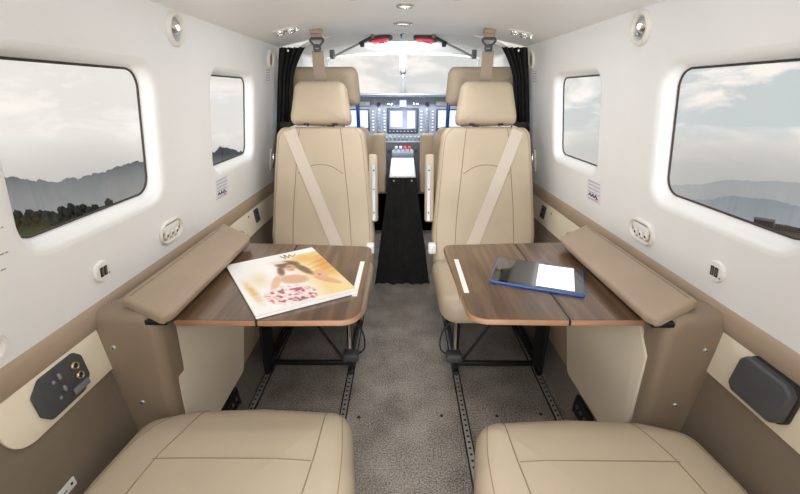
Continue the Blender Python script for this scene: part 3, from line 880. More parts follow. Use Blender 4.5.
def placard(s, Y, z, w, h, rows, mark, lab, grp='wall placards'):
    t = thing('placard', lab, 'placard', (s*wx(z), Y, z), grp)
    Mx = wallM(s, Y, z)
    if mark is not None: part('sheet', prism(rrect(-w/2, w/2, -h/2, h/2, .002, 2), .0008, Mx), M['sticker'] if mark else M['paper'], t)
    else: part('sheet', prism(rrect(-w/2, w/2, -h/2, h/2, .002, 2), .0006, Mx), M['white'], t)
    bms = []
    for r in range(rows):
        y = h*.42-r*h*(.5 if mark else .86)/max(1, rows-1)
        x = -w*.44
        while x < w*.40:
            l = random.uniform(.004, .010); l = min(l, w*.45-x)
            bms.append(prism([(x, y-.0012), (x+l, y-.0012), (x+l, y+.0012), (x, y+.0012)], .0003, Mx @ Matrix.Translation((0, 0, .0008)))); x += l+.002
    p = part('print_line', join(*bms), M['ink'], t, 'lines of tiny grey print', smooth=False); p['kind'] = 'stuff'
    if mark:
        # row of seat-back pictograms: a black bar with bent figures
        y = -h*.24; bm = []
        for k, x in enumerate((-.030, -.008, .014)):
            bm.append(tube([Mx @ Vector((x-.006, y-.002, .0013)), Mx @ Vector((x+.001, y+.006, .0013)), Mx @ Vector((x+.012, y-.002, .0013))], .0024, 5))
            bm.append(lathe([(0, .002), (.002, .0012), (.0022, .0006)], Mx @ Matrix.Translation((x+.004, y+.0065, 0)), 8))
        part('pictogram', join(*bm), M['blackink'], t, 'small black pictograms')
        part('red_mark', tube([Mx @ Vector((.012, y-.008, .0012)), Mx @ Vector((.036, y-.003, .0012))], .0016, 5), M['redink'], t)
        part('lower_line', prism([(-w*.4, -h*.42), (w*.35, -h*.42), (w*.35, -h*.39), (-w*.4, -h*.39)], .0003, Mx @ Matrix.Translation((0, 0, .0008))), M['ink'], t, smooth=False)
placard(-1, 1.447, .822, .098, .076, 4, True, 'white paper placard below the small left window')
placard(1, 1.395, .822, .098, .076, 4, True, 'white paper placard below the small right window')
placard(-1, 1.968, 1.222, .060, .050, 5, None, 'small text placard below the left round vent')
placard(1, 2.019, 1.219, .060, .050, 5, None, 'small text placard below the right round vent')
placard(-1, .592, .925, .046, .050, 2, False, 'white placard cut by the left edge, upper of two')
placard(-1, .578, .865, .050, .03, 1, False, 'white placard cut by the left edge, lower of two')

# pocket handles at the forward end of the white walls
for s, Y in ((-1, 2.03), (1, 2.03)):
    t = thing('grab_handle', 'grey grab handle at the forward end of the %s wall' % ('left' if s < 0 else 'right'), 'handle', (s*wx(.82), Y, .82), 'forward grab handles')
    Mx = wallM(s, Y, .83)
    part('plate', prism(rrect(-.018, .018, -.055, .055, .016), .006, Mx, .002, 2), M['ivory'], t)
    part('grip', rbox((0, 0, .012), (.012, .075, .012), .005, 3, Mx), M['chrome'], t)

# small fittings on the cream strip by the far seats
for s, Y, z in ((-1, 1.755, .655), (1, 1.84, .648)):
    sd = 'left' if s < 0 else 'right'
    t = thing('wall_outlet', 'dark outlet plate on the cream panel beside the far %s seat' % sd, 'outlet', (s*lx(z), Y, z), 'dark outlet plates')
    Mx = lowM(s, Y, z-.032, .006)
    part('plate', prism(rrect(-.026, .026, -.030, .030, .006), .004, Mx, .001, 2), M['dark'], t)
    for k in (-1, 1):
        part('socket', lathe([(0, .0052), (.004, .0052), (.0075, .006), (.009, .0038)], Mx @ Matrix.Translation((0, k*.013, 0)), 14), M['black'], t)
    Yl, zl = (1.46, .640) if s < 0 else (1.44, .640)
    t = thing('pull_latch', 'small dark pull latch on the cream panel behind the %s console' % sd, 'latch', (s*lx(zl), Yl, zl), 'pull latches')
    part('knob', rbox((0, 0, .008), (.034, .020, .018), .006, 3, lowM(s, Yl, zl, .006)), M['dark'], t)
    part('plate', rbox((0, 0, .001), (.044, .026, .003), .001, 1, lowM(s, Yl, zl, .006)), M['grey'], t)
    solo('panel_screw', lathe([(0, .003), (.0035, .0022), (.0045, 0)], lowM(s, Y-.09, z-.012, .006), 10), M['dark'], 'tiny screw on the cream panel near the far %s seat' % sd, 'screw', 'cream panel screws')

# audio jack plate (left) and control box (right) on the cream strip
t = thing('jack_panel', 'dark grey jack plate with two brass sockets on the left cream panel', 'jack panel', (-lx(.575), .632, .575))
Mx = lowM(-1, .628, .615, .006)
pl = [(-.050, .030), (.020, .046), (.058, .030), (.058, -.006), (.012, -.044), (-.044, -.046)]
pl = [(-.062, .020), (-.036, .042), (.046, .042), (.060, .026), (.060, -.022), (.036, -.044), (-.046, -.044), (-.062, -.024)]
part('plate', prism(rpoly(pl, .010, 4), .006, Mx, .002, 2), M['dark'], t)
for x, y in ((.034, .018), (.036, -.006)):
    j = part('jack', lathe([(.0095, .005), (.0095, .009), (.0075, .012), (.005, .011), (.004, .007)], Mx @ Matrix.Translation((x, y, 0)), 18), M['brass'], t, 'brass jack socket')
    part('hole', lathe([(0, .0085), (.0042, .0085), (.0042, .0065)], Mx @ Matrix.Translation((x, y, 0)), 10), M['black'], j)
for x, y in ((-.004, .022), (-.004, -.006)):
    sw = part('switch', rbox((x, y, .009), (.006, .013, .006), .002, 2, Mx), M['steel'], t)
for x, y in ((-.016, .018), (-.016, -.018)):
    part('legend', rbox((x, y, .0062), (.005, .006, .0006), 0, 1, Mx), M['ink'], t, smooth=False)
part('call_button', rbox((.030, -.029, .0075), (.040, .014, .004), .0015, 2, Mx), M['grey'], t)

t = thing('speaker_box', 'dark grey chamfered speaker box on the right cream panel', 'box', (lx(.59), .628, .59))
Mx = lowM(1, .622, .624, .006)
pl = [(-.048, .028), (-.036, .042), (.048, .040), (.062, .026), (.062, -.030), (.050, -.042), (-.038, -.042), (-.050, -.030)]
part('base', prism(rpoly([(x*1.03, y*1.04) for x, y in pl], .010, 4), .010, Mx, .002, 2), M['black'], t)
part('cover', prism(rpoly(pl, .010, 4), .022, Mx @ Matrix.Translation((0, 0, .006)), .006, 3), M['dark'], t)
# silver tag on the lower brown lining
t = thing('metal_tag', 'small white tag on the brown lining in the lower left corner', 'tag', (-lx(.425), .548, .425))
Mx = lowM(-1, .543, .428)
part('plate', prism(rrect(-.030, .030, -.010, .010, .002, 2), .001, Mx), M['paper'], t)
part('print', join(prism([(-.02, -.003), (.008, -.003), (.008, -.001), (-.02, -.001)], .0004, Mx @ Matrix.Translation((0, 0, .001))), lathe([(0, .0015), (.003, .0015), (.003, .001)], Mx @ Matrix.Translation((.021, .0, 0)), 8)), M['blackink'], t, smooth=False)

# black outlet boxes low on the carpeted side
for s, Y in ((-1, 1.13), (1, 1.10)):
    t = thing('floor_outlet', 'black outlet box low on the %s carpeted side, under the console' % ('left' if s < 0 else 'right'), 'outlet', (s*lx(.05), Y, .05), 'low outlet boxes')
    Mx = lowM(s, Y, .095)
    part('housing', prism(rrect(-.058, .058, -.040, .040, .006), .012, Mx, .003, 2), M['black'], t)
    for k in (-1, 0, 1):
        part('plug', lathe([(0, .018), (.006, .017), (.009, .011)], Mx @ Matrix.Translation((k*.03, .006, 0)), 12), M['dark'], t)
    part('lip', rbox((0, -.03, .013), (.09, .006, .006), .002, 2, Mx), M['grey'], t)

# ceiling fittings
def gasper(x, Y, lab):
    Mx = ceilM(x, Y)
    t = thing('air_nozzle_unit', lab, 'air nozzles', tuple(Mx.to_translation()), 'ceiling air nozzles')
    part('plate', prism(stadium(.108, .056, .026), .004, Mx @ Matrix.Translation((0, 0, -.001)), .001, 2), M['ivory'], t)
    for k, r, dy in ((-.024, .020, .004), (.018, .021, -.004), (.044, .009, .006)):
        n = part('nozzle', lathe([(r, .002), (r, .008), (r*.8, .014), (r*.55, .013), (r*.5, .008)], Mx @ Matrix.Translation((k, dy, 0)), 20), M['chrome'], t)
        part('core', lathe([(r*.52, .008), (r*.3, .010), (0, .012)], Mx @ Matrix.Translation((k, dy, 0)), 14), M['grey'], n)
gasper(-.462, 1.775, 'chrome air nozzles in the ceiling by the left curtain')
gasper(.480, 1.835, 'chrome air nozzles in the ceiling by the right curtain')

def dome(x, Y, r, lab, sy=1):
    Mx = ceilM(x, Y)
    t = thing('ceiling_light', lab, 'light', tuple(Mx.to_translation()), 'ceiling lights')
    part('rim', lathe([(r, -.002), (r, .004), (r*.9, .007), (r*.78, .006), (r*.74, .002)], Mx, 28), M['chrome'], t)
    part('lens', lathe([(r*.76, .002), (r*.4, .004), (0, .0045)], Mx, 24), M['lens'], t)
    return t
dome(.006, 1.474, .030, 'nearer round light in the middle of the ceiling')
dome(-.001, 1.835, .040, 'farther round light in the middle of the ceiling')
dome(-.145, 1.325, .028, 'round ceiling light cut by the top edge, left of centre')
dome(.155, 1.325, .028, 'round ceiling light cut by the top edge, right of centre')

# ------------------------------------------------------------------ cockpit
# front frame around the opening: arch edge of the cabin ceiling is the ceiling itself; side jambs stand behind the curtains
for s in (-1, 1):
    bm = bmesh.new()
    # cockpit side wall with a side window opening (frame of four strips), tapering forward
    def C(Y, z):
        f = (Y-2.14)/1.2
        base = wx(z) if z > .7 else lx(max(z, .0))
        return Vector((s*(base-.05*max(0, f)**1.3+.02), Y, z))
    def quad(a, b, c, d):
        v = [bm.verts.new(C(*p)) for p in (a, b, c, d)]; f = bm.faces.new(v)
    ys = [2.10, 2.28, 2.5, 2.72, 2.9, 3.1, 3.36]; zs = [0, .35, .70, .92, 1.08, 1.25, 1.40]
    for i in range(len(ys)-1):
        for j in range(len(zs)-1):
            if 1 <= i <= 3 and 3 <= j <= 4: continue
            quad((ys[i], zs[j]), (ys[i+1], zs[j]), (ys[i+1], zs[j+1]), (ys[i], zs[j+1]))
    bmesh.ops.remove_doubles(bm, verts=bm.verts, dist=1e-5)
    for f in bm.faces:
        f.normal_update()
        if f.normal.x*s > 0: f.normal_flip()
    struct('wall_cockpit_' + ('left' if s < 0 else 'right'), bm, M['headliner'], recalc=False)
    bm = bmesh.new()
    g = [[bm.verts.new(C(Y, z)+Vector((s*.004, 0, 0))) for Y in (2.27, 2.5, 2.72, 2.91)] for z in (.91, 1.08, 1.26)]
    for j in range(2):
        for i in range(3): bm.faces.new((g[j][i], g[j][i+1], g[j+1][i+1], g[j+1][i]))
    struct('window_%d' % (5 if s < 0 else 6), bm, M['glass'], recalc=False)

# cockpit roof, from the cabin ceiling edge to the top of the windshield
bm = bmesh.new(); rows = []
for Y, dz in ((2.13, .030), (2.3, .048), (2.5, .046), (2.7, .02), (2.92, -.018)):
    row = []
    for k in range(17):
        x = -.60+1.2*k/16
        f = max(0, (Y-2.14)/1.2); xx = x*(1-.16*f)
        row.append(bm.verts.new((xx, Y, 1.405+dz-(.16-.13*f/.65)*(abs(x)/.60)**2.6)))
    rows.append(row)
for a, b in zip(rows, rows[1:]):
    for i in range(16): bm.faces.new((a[i], b[i], b[i+1], a[i+1]))
bmesh.ops.recalc_face_normals(bm, faces=bm.faces)
bmesh.ops.solidify(bm, geom=list(bm.faces), thickness=-.015)
struct('ceiling_cockpit', bm, M['headliner'])

# windshield: two panes and the centre post
def WS(x, v):   # v 0 bottom .. 1 top
    return Vector((x*(1-.06*v), 3.33-.41*v-.16*(abs(x)/.5)**2*.6, 1.10+.285*v-.03*v*(abs(x)/.5)**2.6))
wi = 6
for s in (-1, 1):
    wi += 1
    bm = bmesh.new(); g = []
    for j in range(7):
        g.append([bm.verts.new(WS(s*(.018+.50*i/8), j/6)) for i in range(9)])
    for j in range(6):
        for i in range(8): bm.faces.new((g[j][i], g[j][i+1], g[j+1][i+1], g[j+1][i]))
    bmesh.ops.recalc_face_normals(bm, faces=bm.faces)
    w = struct('window_%d' % wi, bm, M['glass'], recalc=False)
    rim = [WS(s*(.018+.50*i/8), 0) for i in range(9)]+[WS(s*.518, j/6) for j in range(1, 7)]+[WS(s*(.018+.50*i/8), 1) for i in range(7, -1, -1)]+[WS(s*.018, j/6) for j in range(5, 0, -1)]
    part('frame', tube(rim, .007, 8, closed=True), M['headliner'], w)
struct('trim_9', tube([WS(0, k/6) for k in range(7)], .018, 10), M['headliner'])
bm = bmesh.new()
g = [[bm.verts.new(p) for p in ((-.62, 3.38, z), (.62, 3.38, z))] for z in (0, 1.115)]
bm.faces.new((g[0][0], g[0][1], g[1][1], g[1][0]))
bmesh.ops.solidify(bm, geom=list(bm.faces), thickness=.02)
struct('wall_front', bm, M['black'], smooth=False)

# instrument panel
t = thing('instrument_panel', 'grey-blue cockpit instrument panel with lit displays', 'instrument panel', (0, 3.12, .40))
pb = rpoly([(-.50, .40), (.50, .40), (.50, 1.02), (.42, 1.115), (-.42, 1.115), (-.50, 1.02)], [.01, .01, .04, .04, .04, .04], 4)
Mp = frame((0, 3.16, 0), (1, 0, 0), (0, 0, 1), (0, -1, 0))
part('face', prism(pb, .06, Mp, .006, 2), M['panelgrey'], t)
gs = part('glareshield', rbox((0, 3.16, 1.128), (.92, .30, .026), .010, 3), M['panelgrey'], t, 'padded glareshield over the panel')
part('glare_lip', rbox((0, 3.008, 1.132), (.90, .012, .012), .004, 2), M['steel'], gs, 'bright metal lip')
def disp(cx, cz_, w, h, m, kids=True):
    b = part('display', rbox((cx, 3.098, cz_), (w, .012, h), .006, 2), M['dark'], t)
    sc = part('lit_screen', rbox((cx, 3.0915, cz_+.008), (w*.86, .002, h*.76), .001, 1), m, b, 'glowing display face', smooth=False)
    n = 8
    for k in range(n):
        part('soft_key', rbox((cx-w*.40+w*.8*k/(n-1), 3.0905, cz_-h*.42), (w*.055, .003, .007), .001, 1), M['steel'], b, smooth=False)
    return b
b = disp(-.002, .952, .235, .180, M['screendim'])
part('map_pane', rbox((-.048, 3.0895, .965), (.085, .002, .11), .001, 1), M['screen'], b, 'pale map pane', smooth=False)
part('list_pane', rbox((.060, 3.0895, .960), (.055, .002, .12), .001, 1), M['screen'], b, 'pale list pane', smooth=False)
disp(-.345, .955, .20, .16, M['screen']); disp(.345, .955, .20, .16, M['screen'])
for sx in (-1, 1):
    part('bezel_column', rbox((sx*.178, 3.094, .950), (.026, .012, .17), .004, 2), M['steel'], t, 'pale column of switches')
    for k in range(7):
        part('key', rbox((sx*.178, 3.087, .885+.022*k), (.017, .004, .012), .001, 1), M['panelgrey'], t, smooth=False)
        part('key', rbox((sx*.136, 3.095, .885+.022*k), (.014, .010, .010), .001, 1), M['whiteplastic'], t, smooth=False)
        part('key', rbox((sx*.220, 3.095, .885+.022*k), (.014, .010, .010), .001, 1), M['whiteplastic'], t, smooth=False)
    part('knob', lathe([(0, .022), (.011, .020), (.014, .0)], frame((sx*.178, 3.10, 1.068), (1, 0, 0), (0, 0, 1), (0, -1, 0)), 18), M['black'], t)
part('annunciator', rbox((0, 3.095, 1.072), (.048, .010, .046), .003, 2), M['screen'], t, 'bright square annunciator', smooth=False)
for x in (-.105, -.08, .08, .105):
    part('toggle', tube([(x, 3.10, 1.062), (x, 3.075, 1.070)], .004, 8), M['chrome'], t)
part('upper_plate', rbox((.29, 3.096, 1.07), (.10, .008, .035), .003, 2), M['steel'], t)
part('upper_plate', rbox((-.29, 3.096, 1.07), (.10, .008, .035), .003, 2), M['steel'], t)
part('lower_panel', prism(rpoly([(-.30, .42), (.30, .42), (.30, .795), (-.30, .795)], .02, 4), .075, Mp, .006, 2), M['dark'], t, 'dark lower panel')
part('shelf_strip', rbox((0, 3.088, .80), (.30, .012, .012), .003, 2), M['steel'], t)
for k in range(9):
    part('lower_switch', rbox((-.12+.030*k, 3.092, .832), (.016, .016, .018), .003, 2), M['steel'], t)
for k in range(6):
    part('lower_knob', lathe([(0, .018), (.009, .016), (.012, 0)], frame((-.10+.04*k, 3.085, .745), (1, 0, 0), (0, 0, 1), (0, -1, 0)), 12), M['dark'], t)

# centre pedestal with its black cover
t = thing('center_pedestal', 'white-topped centre pedestal with a black cloth cover hanging in front', 'pedestal', (0, 2.6, 0))
bm = bmesh.new()
V = [bm.verts.new(p) for p in ((-.085, 2.37, .02), (.085, 2.37, .02), (.085, 3.0, .02), (-.085, 3.0, .02), (-.078, 2.25, .690), (.078, 2.25, .690), (.078, 3.0, .74), (-.078, 3.0, .74))]
for f in ((0, 3, 2, 1), (4, 5, 6, 7), (0, 1, 5, 4), (1, 2, 6, 5), (2, 3, 7, 6), (3, 0, 4, 7)): bm.faces.new([V[i] for i in f])
bmesh.ops.bevel(bm, geom=list(bm.edges), offset=.006, segments=2, affect='EDGES')
part('body', bm, M['black'], t)
part('top_pad', rbox((0, 0, 0), (.150, .46, .022), .010, 4, frame((-.002, 2.47, .716), (1, 0, 0), (0, 1, .07), (0, -.07, 1))), M['whitetop'], t, 'white padded top')
part('throttle_plate', rbox((0, 2.86, .745), (.15, .14, .05), .01, 3), M['panelgrey'], t)
for x, m in ((-.045, 'whiteplastic'), (-.015, 'whiteplastic'), (.015, 'redlamp'), (.045, 'redlamp')):
    lv = part('lever', tube([(x, 2.84, .76), (x, 2.80, .792)], .004, 8), M['steel'], t)
    part('lever_knob', rbox((x, 2.797, .796), (.020, .016, .020), .006, 3), M[m], lv)
# cloth cover: a trapezoid sheet with soft folds
bm = bmesh.new(); g = []
for j in range(31):
    f = j/30; z = .706*(1-f)+.004*f; hw = .080+.095*f**1.1
    g.append([bm.verts.new((-.002+hw*(-1+2*i/30), 2.215+.095*f+.008*math.sin(i*.55+f*5)*f+.006*math.sin(i*1.2-f*7)*(.3+f)-.0, z)) for i in range(31)])
for j in range(30):
    for i in range(30): bm.faces.new((g[j][i], g[j+1][i], g[j+1][i+1], g[j][i+1]))
bmesh.ops.recalc_face_normals(bm, faces=bm.faces); bmesh.ops.solidify(bm, geom=list(bm.faces), thickness=.003)
cv = part('cover', bm, M['blackcloth'], t, 'black cloth cover')
for x in (-.05, .05):
    part('snap', lathe([(0, .003), (.004, .002), (.005, 0)], frame((x, 2.205, .69), (1, 0, 0), (0, 0, 1), (0, -1, 0)), 10), M['steel'], cv)

# pilot seats, facing forward, seen from behind
def pilot_seat(s, lab):
    xc = s*.405
    t = thing('pilot_seat', lab, 'seat', (xc, 2.6, 0), 'pilot seats')
    up = Vector((0, -.12, 1)).normalized(); w = Vector((0, -1, -.12)).normalized()
    Mx = frame((xc, 2.36, 0), (1, 0, 0), up, w)
    o = rpoly([(-.20, .40), (.20, .40), (.245, .75), (.242, .93), (.21, .990), (-.21, .990), (-.225, .93), (-.225, .75)], [.03, .03, .06, .04, .03, .03, .04, .06], 5)
    if s > 0: o = [Vector((-p.x, p.y)) for p in o][::-1]
    part('backrest', cushion(o, .10, .035, .008, Mx, 7, .03), M['headback'], t)
    o = rpoly([(-.188, 1.100), (.188, 1.100), (.180, 1.250), (.165, 1.280), (-.165, 1.280), (-.180, 1.250)], [.03, .03, .03, .03, .03, .03], 5)
    h = part('headrest', cushion(o, .09, .032, .01, Mx, 7, .02), M['seat'], t)
    for sx in (-1, 1):
        part('headrest_post', tube([Mx @ Vector((sx*.172, .95, .05)), Mx @ Vector((sx*.172, 1.13, .05))], .010, 10), M['skypost'], h)
    part('armrest', rbox((xc-s*.268, 2.34, .765), (.075, .10, .33), .012, 3), M['headback'], t, 'taupe side bolster toward the aisle')
    o = rpoly([(-.19, 2.46), (.19, 2.46), (.19, 2.85), (-.19, 2.85)], .04, 5)
    part('seat_cushion', cushion(o, .11, .04, .01, frame((xc, 0, .33), (1, 0, 0), (0, 1, 0), (0, 0, 1)), 6, .04), M['headback'], t)
    part('base', rbox((xc, 2.64, .165), (.34, .34, .33), .01, 2), M['black'], t)
pilot_seat(-1, 'pilot seat back with wide headrest at the left of the cockpit')
pilot_seat(1, 'pilot seat back with wide headrest at the right of the cockpit')

# overhead fittings in the cockpit
def roofz(x, Y):
    pts = [(2.13, .030), (2.3, .048), (2.5, .046), (2.7, .02), (2.92, -.022)]
    for (a, p), (b, q) in zip(pts, pts[1:]):
        if a <= Y <= b:
            f = max(0, (Y-2.14)/1.2); x0 = x/(1-.16*f)
            return 1.405+p+(q-p)*(Y-a)/(b-a)-(.16-.13*f/.65)*(abs(x0)/.60)**2.6
    return 1.38
for s in (-1, 1):
    sd = 'left' if s < 0 else 'right'
    x = s*.128; Y = 2.55; z = roofz(x, Y)
    Mx = frame((x, Y, z), (s, 0, -.1), (0, 1, -.1), (0, -.1, -1)) if s > 0 else frame((x, Y, z), (1, 0, .1), (0, -1, .1), (0, -.1, -1))
    t = thing('overhead_lamp', 'red lamp in a dark housing overhead, %s of the cockpit centre line' % sd, 'lamp', (x, Y, z), 'red overhead lamps')
    part('housing', prism(rpoly([(-.070, -.03), (.052, -.045), (.072, 0), (.052, .045), (-.070, .03)], .02, 5), .020, Mx @ Matrix.Translation((0, 0, 0)), .006, 3), M['dark'], t)
    part('red_lens', prism(rpoly([(-.052, -.03), (.044, -.042), (.044, .042), (-.052, .03)], .012, 4), .012, Mx @ Matrix.Translation((0, 0, .016)), .005, 3), M['redlamp'], t, 'red lens')
    part('violet_lens', prism(rrect(-.012, .022, -.020, .004, .006, 4), .006, Mx @ Matrix.Translation((0, 0, .027)), .002, 2), M['violet'], t, 'small violet lens')
    # visor rod
    a = Vector((s*.165, 2.42, roofz(.165, 2.42)-.020)); b = Vector((s*.42, 2.62, roofz(.42, 2.62)-.055))
    t = thing('visor_rod', 'silver sun visor rod with a black clamp on the %s of the cockpit roof' % sd, 'rod', tuple((a+b)/2), 'sun visor rods')
    part('rod', tube([a, b], .006, 10), M['alu'], t)
    part('sleeve', tube([a.lerp(b, -.02), a.lerp(b, .30)], .008, 10), M['dark'], t)
    c = a.lerp(b, .24); part('clamp', join(rbox(c-Vector((0, 0, .010)), (.024, .02, .030), .005, 2), lathe([(0, .014), (.008, .012), (.009, 0)], frame(c-Vector((0, 0, .012)), (1, 0, 0), (0, 1, 0), (0, -.2, -1)), 12)), M['black'], t)
    part('end_bracket', rbox(b+Vector((0, 0, .015)), (.03, .02, .05), .006, 2), M['grey'], t); part('end_bracket', rbox(a+Vector((0, 0, .008)), (.018, .02, .03), .005, 2), M['grey'], t)
t = thing('roof_latch', 'black round knob with a blue handle at the centre of the cockpit roof', 'latch', (0, 2.44, roofz(0, 2.44)))
part('knob', lathe([(.010, 0), (.010, .012), (.007, .018), (0, .019)], frame((.0, 2.36, roofz(0, 2.36)+.001), (1, 0, 0), (0, -1, 0), (0, 0, -1)), 16), M['black'], t)
part('handle', rbox((-.010, 2.52, roofz(0, 2.52)-.006), (.010, .11, .012), .003, 2, None), mat('blue_plastic', (60, 90, 165), .4), t, 'small blue handle')
t = thing('compass', 'small grey compass on the windshield centre post', 'compass', (0, 3.02, 1.285))
p = WS(0, .68)
part('bowl', lathe([(0, .034), (.014, .030), (.021, .016), (.021, -.004), (.012, -.012), (0, -.014)], frame((p.x, p.y-.030, p.z-.012), (1, 0, 0), (0, 0, 1), (0, -1, .2)), 20), M['grey'], t)
part('bracket', rbox((p.x, p.y-.024, p.z-.042), (.020, .020, .034), .004, 2), M['steel'], t)

# ------------------------------------------------------------------ the land outside
def ridge(name, azs, slopes, D, depth, base, m, amp, seed, n=420, up=.010, jag=.12):
    """a ridge crest given as slope of sight over azimuth (degrees), at distance D, with a long near flank"""
    bm = bmesh.new(); rows = []
    def sl(a):
        if a <= azs[0]: return slopes[0]
        for i in range(len(azs)-1):
            if azs[i] <= a <= azs[i+1]:
                f = (a-azs[i])/(azs[i+1]-azs[i]); f = f*f*(3-2*f); return slopes[i]*(1-f)+slopes[i+1]*f
        return slopes[-1]
    R = 30
    for j in range(R+2):
        row = []
        for i in range(n+1):
            a = azs[0]+(azs[-1]-azs[0])*i/n; ar = math.radians(a)
            top = 1.15+D*(sl(a)+up)+amp*(noise.noise((a*.55, seed, 0))*.6+noise.noise((a*1.7, seed, 2))*.4+noise.noise((a*4.1, seed, 4))*.30+0)
            tj = amp*jag*(noise.noise((a*2.3, seed, 6))+.7*noise.noise((a*5.7, seed, 8)))
            if j <= R:
                f = j/R; top += tj*max(0, 1-f*5); d = D-depth*f
                z = top+(base-top)*(f**.75)+amp*1.1*noise.noise((a*1.1, f*5, seed))*math.sin(f*PI)+amp*.8*noise.noise((a*2.6, f*14, seed+9))*min(1, f*8)
                d += depth*.18*noise.noise((a*.9, f*4, seed+3))*math.sin(f*PI)
            else:
                d = D+depth; z = base
            row.append(bm.verts.new((math.sin(ar)*d, math.cos(ar)*d, z)))
        rows.append(row)
    for a, b in zip(rows[:R+1], rows[1:R+1]):
        for i in range(n): bm.faces.new((a[i], a[i+1], b[i+1], b[i]))
    for i in range(n): bm.faces.new((rows[0][i+1], rows[0][i], rows[R+1][i], rows[R+1][i+1]))
    return struct(name, bm, m)
ridge('mountain_ridge', [-75, -60, -52, -45.7, -43, -41.2, -39, -37.4, -35, -32.7, -28, -25.5, -23.7, -22, -18, -8], [-.15, -.155, -.15, -.150, -.160, -.171, -.166, -.160, -.150, -.141, -.150, -.138, -.126, -.138, -.17, -.24], 2400, 900, -900, M['mount'], 20, 3.3, 420, .010, .42)
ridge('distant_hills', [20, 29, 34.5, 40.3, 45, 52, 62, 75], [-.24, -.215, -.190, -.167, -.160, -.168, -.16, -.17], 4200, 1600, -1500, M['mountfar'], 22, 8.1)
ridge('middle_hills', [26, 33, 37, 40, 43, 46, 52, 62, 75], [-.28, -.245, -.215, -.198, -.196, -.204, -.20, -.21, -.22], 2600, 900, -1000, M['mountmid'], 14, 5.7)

def plateau(name, a0, a1, r0, r1f, z, m):
    bm = bmesh.new(); g = []
    n = 40
    for j in range(13):
        row = []
        for i in range(n+1):
            a = math.radians(a0+(a1-a0)*i/n); r = r0+(r1f(a0+(a1-a0)*i/n)-r0)*j/12
            row.append(bm.verts.new((math.sin(a)*r, math.cos(a)*r, z+.5*noise.noise((math.sin(a)*r*.02, math.cos(a)*r*.02, 3)))))
        g.append(row)
    for j in range(12):
        for i in range(n): bm.faces.new((g[j][i], g[j+1][i], g[j+1][i+1], g[j][i+1]))
    bmesh.ops.recalc_face_normals(bm, faces=bm.faces)
    r = bmesh.ops.extrude_face_region(bm, geom=list(bm.faces))
    for v in r['geom']:
        if isinstance(v, bmesh.types.BMVert): v.co.z -= 30
    return struct(name, bm, m, smooth=False)
plateau('grass_field', -80, -25, 60, lambda a: 186+4*math.sin(a*.8), -40, M['grass'])
plateau('dry_field', 30, 80, 60, lambda a: 168+3*math.sin(a*.6), -38, M['dry'])

# mist lying in the valleys between the fields and the hills
def mist(name, c, sz, dens_, rgb):
    m = bpy.data.materials.new(name); m.use_nodes = True
    nt_ = m.node_tree; nt_.nodes.remove(nt_.nodes['Principled BSDF'])
    v = nt_.nodes.new('ShaderNodeVolumeScatter'); v.inputs['Color'].default_value = lin(rgb); v.inputs['Density'].default_value = dens_
    nt_.links.new(v.outputs[0], nt_.nodes['Material Output'].inputs['Volume'])
    return struct(name, rbox(c, sz, 0), m, smooth=False)
mist('valley_mist', (-2000, 1800, -690), (3200, 3600, 760), .0009, (232, 234, 238))
mist('valley_mist', (3000, 2600, -840), (5000, 5200, 900), .0006, (236, 240, 245))

def crown(c, r, h, seed):
    bm = bmesh.new(); bmesh.ops.create_icosphere(bm, subdivisions=3, radius=1)
    for v in bm.verts:
        d = 1+.35*noise.noise(v.co*2.2+Vector((seed, 0, 0)))+.2*noise.noise(v.co*5+Vector((0, seed, 0)))
        v.co = Vector((v.co.x*r*d, v.co.y*r*d, v.co.z*h*d))
    bm.transform(Matrix.Translation(c)); return bm
ta = [(a, 178) for a in (-48.0, -47.0, -46.05, -45.2, -44.3, -43.45, -42.5, -41.6, -40.7, -39.7, -38.6, -37.2)]+[(a, 172) for a in (-47.5, -46.5, -45.6, -44.75, -43.9, -43.0, -42.1, -41.2, -40.2, -39.2)]
words = ['', '']
for i, (a, r) in enumerate(ta):
    ar = math.radians(a); r += random.uniform(-1, 1); h = random.uniform(1.6, 2.6)
    x, y = math.sin(ar)*r, math.cos(ar)*r
    t = thing('tree', 'small dark tree in the row along the edge of the green field', 'tree', (x, y, -40), 'trees along the field edge')
    part('trunk', tube([(x, y, -40.6), (x, y, -38.2)], .25, 6), M['bark'], t)
    part('crown', crown(Vector((x, y, -40+h*.9+.6)), random.uniform(1.0, 1.25), h*.8, i*3.1), M['tree'], t)
ar = math.radians(43.2); r = 163; x, y = math.sin(ar)*r, math.cos(ar)*r
t = thing('shed', 'small dark shed at the edge of the brown field outside the right window', 'shed', (x, y, -38))
Ms = frame((x, y, -38), (math.cos(ar), -math.sin(ar), 0), (math.sin(ar), math.cos(ar), 0), (0, 0, 1))
part('walls', rbox((0, 0, 1.0), (4.6, 3, 2.6), .05, 1, Ms), M['shed'], t)
part('roof', rbox((0, 0, 2.4), (5.0, 3.4, .3), .05, 1, Ms), M['black'], t)
t = thing('fence', 'low post fence along the brown field outside the right window', 'fence', (math.sin(math.radians(45.5))*163, math.cos(math.radians(45.5))*163, -38))
fp = []
for k in range(22):
    a = math.radians(44.3+.22*k); fp.append(Vector((math.sin(a)*163, math.cos(a)*163, -38)))
for p in fp: part('post', tube([p-Vector((0, 0, .6)), p+Vector((0, 0, 1.7))], .14, 6), M['shed'], t)
part('wire', tube([p+Vector((0, 0, 1.1)) for p in fp], .06, 5), M['shed'], t)

